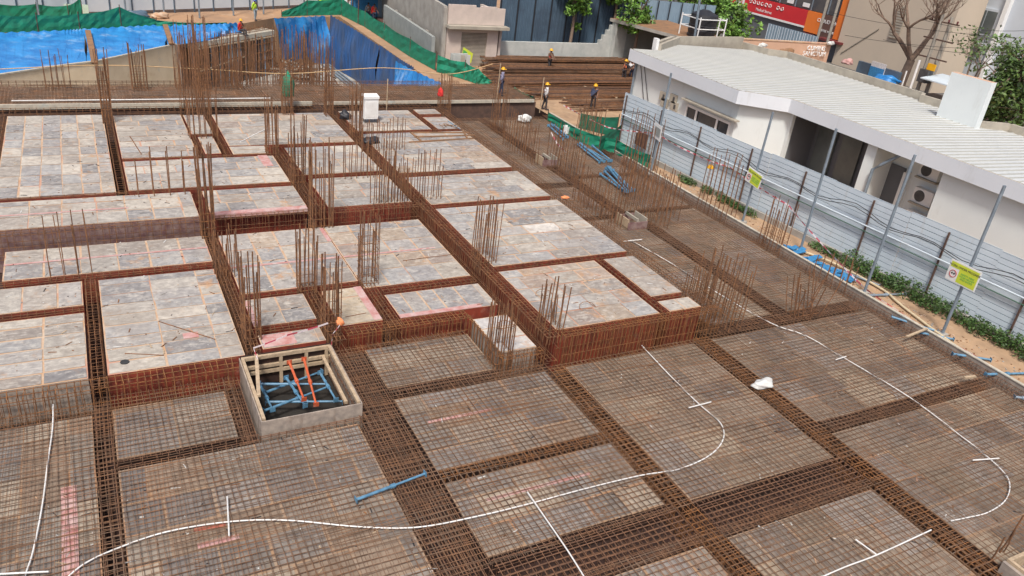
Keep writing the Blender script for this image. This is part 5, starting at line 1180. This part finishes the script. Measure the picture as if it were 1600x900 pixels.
# rebar stock
t0 = None
rr = random.Random(44)
stk = [('long stack of rusty bars nearest the white block wall',27.5,39.5,54.0,55.2,.9),('second long stack of rusty bars in the store, with a dark gap in front',26.5,39.0,51.6,53.2,.8),('third stack of rusty bars, lying on the ground behind the netting',25.5,38.5,48.6,51.0,.55),('fourth low spread of rusty bars behind the worker with the pole',27,38.5,45.6,48.0,.4),('lowest spread of rusty bars nearest the green nets',28.5,38.5,42.6,44.8,.25)]
for (lb,xa,xb,ya,yb2,h) in stk:
    t = thing('bar_stack', lb, 'bar stack', ((xa+xb)/2,(ya+yb2)/2,0), 'stacks of rusty bars in the store'); mb = MB()
    n = int((yb2-ya)/.07)
    for lay in range(max(2,int(h/.14))):
        for k in range(n):
            y = ya+(yb2-ya)*k/n+rr.uniform(-.05,.05)+lay*.02; z = .05+lay*.14+rr.uniform(-.03,.03); s0,s1 = rr.uniform(-1.0,.8), rr.uniform(-.8,1); dy = rr.gauss(0,.12)*(1 if h<.6 else .4)
            mb.tube([(xa+s0,y-dy,z),((xa+xb)/2,y+rr.uniform(-.08,.08),z+rr.uniform(-.03,.03)),(xb+s1,y+dy,z)], .03, rr.choice(['rust','rustmat','rust','brownpost']), 4)
    sub(mb,'bar_bundle',t)
    mb = MB()
    for q in range(3): x = xa+1.5+q*(xb-xa-3)/2; mb.box(x,x+.15,ya-.1,yb2+.1,0,.1,'timber')
    sub(mb,'sleeper',t)
# ================================================================ PIT
def drape(label, tops, bots, m, seed, nx=22, nz=12, amp=.32, name='tarpaulin', cat='tarpaulin', group='blue tarpaulins over the pit sides', ribs=.0):
    R = random.Random(seed); mb = MB(); grid = []
    def at(L, u): 
        f_ = u*(len(L)-1); j = min(int(f_), len(L)-2); return Vector(L[j]).lerp(Vector(L[j+1]), f_-j)
    ph = [R.uniform(0,6) for _ in range(5)]
    N_ = nx*(len(tops)-1)
    for i in range(N_+1):
        u = i/N_; a, b = at(tops,u), at(bots,u); d = at(tops,min(u+.02,1))-at(tops,max(u-.02,0)); n = Vector((d.y,-d.x,0)).normalized(); col = []
        for k in range(nz+1):
            v = k/nz; s_ = math.sin(math.pi*min(1,v*1.05)); x = u*N_
            off = amp*(abs(math.sin(x*.45+ph[4]+1.2*v))*.9+math.sin(x*.9+ph[0]+2.5*v)*.5+math.sin(x*2.1+ph[1]-3*v)*.3+math.sin(x*.35+v*4+ph[2])*.6)+ribs*abs(math.sin(x*1.3))
            col.append(a.lerp(b,v)+n*off*(s_)+Vector((0,0,(.12+.05*math.sin(x*1.7+ph[3]))*(1 if k == 0 else 0))))
        grid.append(col)
    for i in range(N_):
        for k in range(nz): mb.face([grid[i][k],grid[i][k+1],grid[i+1][k+1],grid[i+1][k]], m)
    o = mb.build(name, smooth=True); return tag(o, label, cat, group)
zt_ = .0
T0 = [G(-40,56,0),G(0,54,0),G(100,50,0),G(130,48,0)]; 
B0 = [G(-40,124,-.5),G(0,118,-.5),G(100,103,-.5),G(135,99,-.5)]
drape('bright blue tarpaulin on the slope at the left edge', T0, B0, 'tarp', 1)
drape('bright blue tarpaulin on the slope, next to the brown strut', [G(129,48,.02),G(200,44,0),G(258,41,0)], [G(136,99,-.5),G(200,85,-.5),G(258,73,-.5)], 'tarp', 2, nx=18)
drape('bright blue tarpaulin behind the ramp plank left of the propped block', [G(255,41,.02),G(320,41,0),G(370,38,0)], [G(262,72,-.5),G(320,64,-.6),G(382,55,-1)], 'tarp', 3)
for lb,(a,b) in (('brown timber strut between the two left tarpaulins',((133,49),(143,100))),('brown timber strut right of the second tarpaulin',((254,40),(264,70)))):
    p,q = G(*a,.1), G(*b,-.4); mb = MB(); mb.obox(p, q-p, (.35,0,0), (0,-.1,.12), 'litter'); tag(mb.build('timber_strut'), lb, 'strut')
# retaining wall
W = [G(-60,127,-.5),G(0,118,-.5),G(100,103,-.5),G(150,97,-.5),G(275,70,-.5)]
t = thing('retaining_wall', 'cream shotcrete retaining wall below the left tarpaulins', 'wall', (0,57,-4.2)); mb = MB()
for i in range(len(W)-1): wallseg(mb, W[i], W[i+1], -4.25, -.5, 'concb', .25)
sub(mb,'wall_body',t)
mb = MB()
for i in range(len(W)-1): a,b = W[i],W[i+1]; n=Vector((0,.05,0)); mb.tube([a+Vector((0,0,.05)),b+Vector((0,0,.05))], .07, 'plank', 5)
sub(mb,'wall_edge',t)
mb = MB()
for px in (-20,60,128,186,235): p = G(px, 130 if px<200 else 125, -2.5); q = None
sub(MB(),'joint',t) if False else None
e = W[-1]; mb = MB(); wallseg(mb,(e.x,e.y),(e.x+.4,e.y+9),-4.25,-.5,'conc',-.2); tag(mb.build('return_wall'),'grey return wall at the right end of the cream wall','wall')
# back and right tarps
drape('blue tarpaulin hanging on the back wall of the pit', [G(428,31,0),G(470,29,0),G(508,27,0)], [Vector((15.9,73.0,-4.2)),Vector((18,73.6,-4.2)),Vector((20.1,74.0,-4.2))], 'tarp', 4, nx=14, amp=.35)
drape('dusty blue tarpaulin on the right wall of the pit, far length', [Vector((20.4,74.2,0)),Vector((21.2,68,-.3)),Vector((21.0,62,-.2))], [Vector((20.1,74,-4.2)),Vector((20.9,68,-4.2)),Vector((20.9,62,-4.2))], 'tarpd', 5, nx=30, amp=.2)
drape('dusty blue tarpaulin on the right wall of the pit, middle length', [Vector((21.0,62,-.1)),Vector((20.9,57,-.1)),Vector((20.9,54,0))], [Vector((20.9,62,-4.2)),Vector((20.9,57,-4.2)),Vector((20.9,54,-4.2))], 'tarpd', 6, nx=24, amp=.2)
drape('bright blue tarpaulin over the near end of the right pit wall', [G(618,98,0),G(650,115,0),G(690,133,0)], [Vector((20.2,56,-4.2)),Vector((20.0,52,-3.5)),Vector((20.6,47.0,-1.0))], 'tarp', 7, nx=16, amp=.4)
# propped block
A_, B_ = G(298,76,-1), G(430,54,-1); dx = (B_-A_); dx.z = 0; ny = Vector((-dx.y,dx.x,0)).normalized()*4.0
t = thing('propped_block', 'concrete slab on a forest of props and shutters, being built in the pit', 'building block', A_-Vector((0,0,3.25)))
mb = MB(); mb.obox(A_-Vector((0,0,.0)), dx, ny, (0,0,.35), 'plank'); sub(mb,'slab',t)
mb = MB(); L = dx.length; d = dx/L; R = random.Random(17)
for k in range(30):
    for j in (0,1.2,2.6): p = A_+d*(.1+k*(L-.2)/29)+ny.normalized()*j; mb.tube([Vector((p.x+R.uniform(-.1,.1),p.y,-4.25)), Vector((p.x,p.y,-1))], .05, R.choice(['rust','brownpost','steelg','rust','bluep']), 4)
sub(mb,'prop_row',t)
mb = MB()
for z in (-1.6,-2.3,-3.0,-3.7): mb.tube([A_+Vector((0,-.08,z+1)), B_+Vector((0,-.08,z+1+R.uniform(-.1,.1)))], .035, 'rusto', 4)
mb.tube([A_+Vector((0,-.1,-.1)),B_+Vector((0,-.1,-.1))],.06,'timber',4); mb.tube([A_+d*.5+Vector((0,-.1,-1.8)),A_+d*(L*.6)+Vector((0,-.1,-1.3))],.05,'timber',4); sub(mb,'ledger',t)
mb = MB(); mb.obox(A_+ny*.75+Vector((0,0,-3.2)), dx, ny*.03, (0,0,3.1), 'brownsign'); sub(mb,'back_shutter',t)
mb = MB()
for k in range(40): p = A_+d*(k*L/39)+ny.normalized()*R.uniform(.1,1.0)+Vector((0,0,.35)); mb.tube([p, p+Vector((R.uniform(-.05,.05),0,R.uniform(.2,.5)))], .02, 'rust', 4)
for j in range(6): mb.tube([A_+ny*(.05+.12*j)+Vector((0,0,.45)), B_+ny*(.05+.12*j)+Vector((0,0,.45))], .03, 'rust', 4)
sub(mb,'roof_bars',t)
c1, c2 = G(276,45,-.2), G(290,65,-.8); mb = MB(); p = G(268,42,-.1); q = G(300,62,-.7); mb.obox(p, q-p, (1.3,0,0), (0,0,.08), 'plank'); tag(mb.build('ramp_plank'), 'pale ramp board leading down to the propped block', 'ramp')
# rubble and bars pile in pit
for lb,px,py in (('heap of brown scrap timber on the pit floor, left',462,116),('heap of brown scrap timber on the pit floor, centre',480,128)):
    c = G(px,py,-4.2); mb = MB()
    for k in range(60): a = R.uniform(0,6.3); p = c+Vector((R.gauss(0,.9),R.gauss(0,1.2),R.uniform(.0,.6))); mb.tube([p, p+Vector((math.cos(a)*1.5,math.sin(a)*1.5,R.uniform(-.2,.5)))], .06, R.choice(['litter','rust','brownpost','coping','conc']), 4)
    tag(mb.build('scrap_timber'), lb, 'scrap heap', 'scrap timber heaps in the pit')
for k in range(3):
    mb = MB(); mb.tube([(20.1-k*.35,73.5,-4.15),(20.3-k*.35,66,-4.1),(20.2-k*.35,56,-4.15),(20.3-k*.3,49,-4.1)], .07, 'steelg', 5); tag(mb.build('pit_pipe'), ['grey pipe on the pit floor nearest the blue wall','middle grey pipe on the pit floor','grey pipe on the pit floor farthest from the blue wall'][k], 'pipe')
# green nets
net('green shade net in the lower band over the left tarpaulins', [G(-60,55,0),G(0,51,0),G(60,49,0),G(125,47,0),G(190,44,0),G(245,41,0)], [1.15,1.15,1.1,1.1,1.5,.5], seed=11, amp=.04)
net('green shade net in the upper band below the white sheet fence', [G(-40,34,0),G(0,33,0),G(60,31,0),G(108,31,0),G(130,30,0)], [1.2,1.15,1.1,1.0,1.6], seed=12, amp=.04)
net('low green net tapering away on the right of the lower band', [G(245,42,0),G(300,41,0),G(355,38,0)], [.5,.25,.15], seed=13, posts=False)
net('green shade net rising along the back edge of the pit', [G(440,26,0),G(480,24,0),G(534,23,0)], [.4,1.3,1.5], seed=14, amp=.05)
net('long green shade net running down the right side of the pit', [G(534,24,0),G(570,42,0),G(600,62,0),G(640,88,0),G(680,110,0)], [1.5,1.3,1.3,1.3,1.2], seed=15, amp=.04)
net('green shade net slumping on the soil beyond the far mat', [G(682,112,0),G(725,124,0),G(745,131,0),G(768,134,0)], [1.2,1.2,1.1,.3], seed=16, amp=.12)
# far white fence
t = thing('white_sheet_fence', 'white sheet fence on a dark grid frame across the far left', 'fence', (8,75,0))
A_ = G(-60,30,0); A2 = G(135,24,0); B_ = G(400,15,0); C_ = G(590,6,0); mb = MB(); pm = MB(); rm = MB()
for (a,b) in ((A_,A2),(A2,B_),(B_,C_)):
    L = (b-a).length; d = (b-a)/L; n = Vector((d.y,-d.x,0)); wallseg(mb,a,b,.25,7,'fsheet',-.05)
    u = 0; k = 0
    while u < L:
        p = a+d*u; pm.obox(p+n*.03, d*.09, n*.08, (0,0,7), 'bsheet')
        u += 1.75; k += 1
    for z in (2.0,4.2,6.2): rm.obox(a+n*.12+Vector((0,0,z)), b-a, n*.06, (0,0,.07), 'bsheet')
sub(mb,'sheet',t); sub(pm,'frame_post',t); sub(rm,'frame_rail',t)
for i,(px,py) in enumerate(((62,32),(197,24),(257,27),(312,28),(365,24),(412,22))):
    b = G(px,py,0); mb = MB(); mb.tube([b, b+Vector((0,0,7.5))], .07, 'steelg', 6, True); tag(mb.build('tube_pole'), ['leftmost','second','third','fourth','fifth','rightmost'][i]+' grey tube pole before the far white fence, counted from the left', 'pole', 'tube poles before the far white fence')
c = AY(116,22,70); t = thing('site_sign','pale green board standing before the far white fence at the left','sign',(c.x,70,0)); mb = MB(); mb.box(c.x-1.0,c.x+1.0,70,70.06,c.z-.7,c.z+.7,'signpale'); sub(mb,'board',t)
mb = MB()
for q in range(4): mb.box(c.x-.7,c.x+.5-.2*q,69.97,69.995,c.z+.3-.25*q,c.z+.38-.25*q,'signg')
sub(mb,'printed_line',t)
mb = MB(); mb.tube([(c.x-.8,70.1,0),(c.x-.8,70.1,c.z+.6)],.05,'brownpost',5); mb.tube([(c.x+.8,70.1,0),(c.x+.8,70.1,c.z+.6)],.05,'brownpost',5); sub(mb,'stand',t)
c = AY(122,3,71); mb = MB(); mb.box(c.x-.4,c.x+.4,71,71.05,c.z-.3,c.z+.3,'brownsign'); mb.box(c.x+.2,c.x+.26,71.06,71.1,0,c.z+.4,'brownpost'); tag(mb.build('brown_board'), 'small brown board on a stake above the pale green board', 'sign')
c = AY(512,5,76); t = thing('lime_sign','lime and white sign by the far fence near the pit corner','sign',(c.x,76,0)); mb = MB(); mb.box(c.x-.8,c.x+.8,76,76.05,c.z-.6,c.z+.6,'lime'); sub(mb,'board',t); mb = MB(); mb.box(c.x-.6,c.x-.1,75.97,75.995,c.z-.5,c.z,'white'); mb.box(c.x-.6,c.x+.6,75.97,75.995,c.z+.2,c.z+.35,'signg'); sub(mb,'print',t); mb = MB(); mb.tube([(c.x,76.1,0),(c.x,76.1,c.z)],.05,'brownpost',5); sub(mb,'stand',t)
c = G(224,27,0); blob('dark_sheet_heap','dark grey sheet heap on the soil before the white fence','sheet heap',(c.x-.5,c.y,0),(.9,.4,.35),'bsheet',61); blob('debris_heap','whitish debris heap next to the dark sheet','debris',(c.x+1.2,c.y,0),(.6,.4,.3),'tape',62)
# kiosk
t = thing('blue_kiosk','blue canopy kiosk beside the grey block wall','kiosk',(21.5,73,0)); c = G(590,38,0)
x,y = c.x,c.y
mb = MB(); mb.obox((x-2.0,y-.3,2.55),(3.9,0,.05),(0,2.2,.25),(0,0,.06),'c_bluecan'); sub(mb,'canopy',t)
for dx_ in (-1.8,1.8):
    for dy in (0,1.8): mb = MB(); mb.tube([(x+dx_,y+dy,0),(x+dx_,y+dy,2.55)],.05,'brownpost',5); sub(mb,'post',t)
mb = MB(); mb.box(x-1.9,x+.6,y+1.9,y+1.95,0,2.4,'c_bluecan'); mb.box(x+.6,x+1.9,y+1.9,y+1.95,0,2.4,'bsheet2'); sub(mb,'back_sheet',t)
mb = MB(); mb.box(x+.2,x+1.7,y-.5,y+1.6,.0,.35,'brownsign'); mb.box(x+.8,x+1.8,y-3.5,y-1,0,.3,'brownsign'); tag(mb.build('timber_pile'),'low brown timber pile in front of the blue kiosk','timber pile')
corr('pale sheet wall behind the blue kiosk', (20.2,80.5),(25.0,78.2), 0,7,'fsheet',1.2,seams=1)

# ================================================================ PEOPLE
def skinmesh(name, joints, edges, root, m, lvl=1):
    me = bpy.data.meshes.new(name); me.from_pydata([j[0] for j in joints], edges, []); o = bpy.data.objects.new(name, me); C.objects.link(o)
    md = o.modifiers.new('s','SKIN'); sv = me.skin_vertices[0].data
    for i, j in enumerate(joints): sv[i].radius = (j[1], j[2] if len(j) > 2 else j[1])
    sv[root].use_root = True; md.use_smooth_shade = True
    s2 = o.modifiers.new('u','SUBSURF'); s2.levels = lvl; s2.render_levels = lvl
    dg = bpy.context.evaluated_depsgraph_get(); nm = bpy.data.meshes.new_from_object(o.evaluated_get(dg)); bpy.data.objects.remove(o)
    o = bpy.data.objects.new(name, nm); C.objects.link(o); nm.materials.clear(); nm.materials.append(M[m])
    return o
def person(label, base, face, shirt, trousers, hat=None, vest=None, pose='stand', h=1.68, arms=((-.12,.1),( .12,.1)), stride=.12, bend=0):
    t = thing('person', label, 'person', base); t.rotation_euler = (0,0,face); k = h/1.7
    V = lambda x,y,z: (x*k, y*k, z*k)     # faces -Y in local space
    hz = .92 if pose != 'sit' else .42
    by = -bend
    nk = V(0,by*.9,hz+.52); 
    J = []; E = []
    def add(p, r, par=None, r2=None): J.append((p, r*k, (r2 or r)*k)); E.append((par, len(J)-1)) if par is not None else None; return len(J)-1
    pel = add(V(0,0,hz), .13, None, .10); ch = add(V(0,by*.55,hz+.3), .15, pel, .10); sh = add(V(0,by*.85,hz+.47), .10, ch, .08); nek = add(nk, .052, sh); hd = add(V(0,by*1.05-.01,hz+.62), .085, nek, .095); tp = add(V(0,by*1.05,hz+.74), .075, hd, .085)
    nose = add(V(0,by*1.05-.10,hz+.645), .018, hd)
    hands = []
    for s in (-1,1):
        sx = add(V(s*.18,by*.85,hz+.46), .06, sh); fa, ou = arms[0 if s < 0 else 1]
        el = add(V(s*(.22+abs(ou)*.5),by*.8-max(fa,0)*.6+.03,hz+.2), .042, sx); wr = add(V(s*(.21+ou*.4),by*.8-.08-fa*1.6,hz+.0+max(0,fa)*.7), .028, el)
        pm_ = add(V(s*(.21+ou*.4),by*.8-.11-fa*1.7,hz-.07+max(0,fa)*.75), .032, wr)
        for q in range(4): add(V(s*(.21+ou*.4)+(q-1.5)*.018,by*.8-.13-fa*1.75,hz-.145+max(0,fa)*.78-(.01 if q in (1,2) else 0)), .009, pm_)
        add(V(s*(.17+ou*.4),by*.8-.15-fa*1.7,hz-.08+max(0,fa)*.75), .010, pm_)
    LJ = []
    for s in (-1,1):
        hp = add(V(s*.09,0,hz-.05), .085, pel)
        if pose == 'sit': kn = add(V(s*.12,-.42,hz+.02), .06, hp); an = add(V(s*.12,-.44,.08), .04, kn); ft = add(V(s*.12,-.58,.04), .035, an)
        else: kn = add(V(s*.10,-.03+s*stride*.4,.49), .058, hp); an = add(V(s*.11,.03+s*stride,.09), .04, kn); ft = add(V(s*.12,-.12+s*stride,.04), .038, an)
        LJ.append((J[hp][0],J[kn][0],J[an][0]))
    body = skinmesh('body', J, E, pel, 'skin', 2); body.parent = t
    # shirt over torso and upper arms
    JS = [(J[pel][0],.145*k,.115*k),(J[ch][0],.165*k,.12*k),(J[sh][0],.12*k,.095*k)]; ES = [(0,1),(1,2)]
    arm = 7
    for s in (0,1):
        a = 7+s*8; 
        p0, p1, p2 = J[a][0], J[a+1][0], J[a+2][0]; n = len(JS); JS += [(p0,.072*k,.072*k),(p1,.056*k,.056*k),(tuple(p1[i]*.4+p2[i]*.6 for i in range(3)),.042*k,.042*k)]; ES += [(2,n),(n,n+1),(n+1,n+2)]
    o = skinmesh('shirt', JS, ES, 0, shirt, 2); o.parent = t
    JT = [(J[pel][0],.14*k,.115*k)]; ET = []
    for (a,b,c) in LJ: n = len(JT); JT += [(a,.098*k,.098*k),(b,.072*k,.072*k),(c,.055*k,.055*k)]; ET += [(0,n),(n,n+1),(n+1,n+2)]
    o = skinmesh('trousers', JT, ET, 0, trousers, 2); o.parent = t
    for (a,b,c) in LJ:
        mb = MB(); mb.lathe((c[0],c[1]-.05*k,0),[(.05*k,0),(.06*k,.02*k),(.055*k,.08*k),(.03*k,.12*k)],'c_dark',8); mb.obox((c[0]-.045*k,c[1]-.2*k,0),(.09*k,0,0),(0,.2*k,0),(0,0,.07*k),'c_dark'); mb.build('shoe', t)
    if vest:
        JV = [(tuple(J[pel][0][i]*.75+J[ch][0][i]*.25 for i in range(3)),.16*k,.13*k),(J[ch][0],.178*k,.135*k),(J[sh][0],.135*k,.105*k)]
        o = skinmesh('safety_vest', JV, [(0,1),(1,2)], 0, vest, 2); o.parent = t
    hc = Vector(J[hd][0])+Vector((0,0,.035*k))
    mb = MB(); mb.lathe(hc,[(.098*k,-.02*k),(.102*k,.03*k),(.085*k,.09*k),(.03*k,.125*k)],'hair',10); mb.build('hair', t, smooth=True)
    if hat:
        mb = MB(); mb.lathe(hc+Vector((0,0,.035*k)),[(.15*k,-.005),(.15*k,.005),(.122*k,.012),(.12*k,.06*k),(.085*k,.115*k),(.02*k,.14*k)],hat,14); mb.obox(hc+Vector((-.07*k,-.21*k,.03*k)),(.14*k,0,0),(0,.1*k,.005),(0,0,.012),hat); mb.build('safety_helmet', t, smooth=True)
    for s in (-1,1):
        mb = MB(); mb.lathe(hc+Vector((s*.032*k,-.088*k,-.03*k)),[(.012*k,-.01*k),(.014*k,0),(.008*k,.01*k)],'hair',6); mb.build('eye', t)
    return t
person('worker in a lavender shirt and yellow helmet standing at the end of the far mat', G(782,149,.92), 1.2, 'c_lav','c_navy','yellow', stride=.05)
person('worker in a red vest and yellow helmet standing on the rear bar stack', G(857,112,.2)+Vector((0,0,.0)), .3, 'c_brown','c_dark','yellow','c_red', arms=((.18,-.2),(.18,-.2)))
person('worker in an orange vest and yellow helmet by the kerb, holding a tall stake', G(850,171,0), 1.4, 'c_white','c_dark','yellow','c_orange', stride=.1)
person('worker in a dark navy shirt and yellow helmet facing the far bars', G(925,172,0), -.7, 'c_navy','c_dark','yellow', arms=((.2,0),(.1,0)), stride=.08)
person('worker in an orange vest and yellow helmet before the open shed', G(973,128,0), 1.6, 'c_dark','c_dark','yellow','c_orange', arms=((.25,0),(.2,0)))
person('worker in a white shirt bending at the corner of the house', G(985,127,0), -1.2, 'c_white','c_navy', None, bend=.22, arms=((.2,0),(.2,0)))
person('worker in a lime vest and blue helmet standing behind the pit', G(399,32,0), .5, 'c_hi','c_grey','bluehat','c_hi')
person('worker in red sitting on the edge of the propped block', G(377,54,-.62), .6, 'c_red','c_dark','yellow', pose='sit')
person('person in a red shirt standing in front of the blue kiosk', G(584,36,0), .2, 'c_red','c_navy')
person('person in a pale shirt and dark trousers at the kiosk, left of the red shirt', G(575,34,0), -.5, 'c_grey','c_navy')
person('person in dark clothes by the path behind the corner of the pit', G(557,21,0), .9, 'c_dark','c_brown')
person('person in brown carrying a pale sack near the top edge', G(547,17,0), .4, 'c_brown','c_white')
person('person in dark green clothes sitting behind the net near the lime sign', G(501,14,0), .1, 'c_dark','c_navy', pose='sit')
# stake held by worker
b = G(843,176,0); mb = MB(); mb.tube([b, b+Vector((0,0,2.2))], .03, 'timber', 5, True); tag(mb.build('wooden_stake'), 'tall wooden stake beside the worker by the kerb', 'stake')
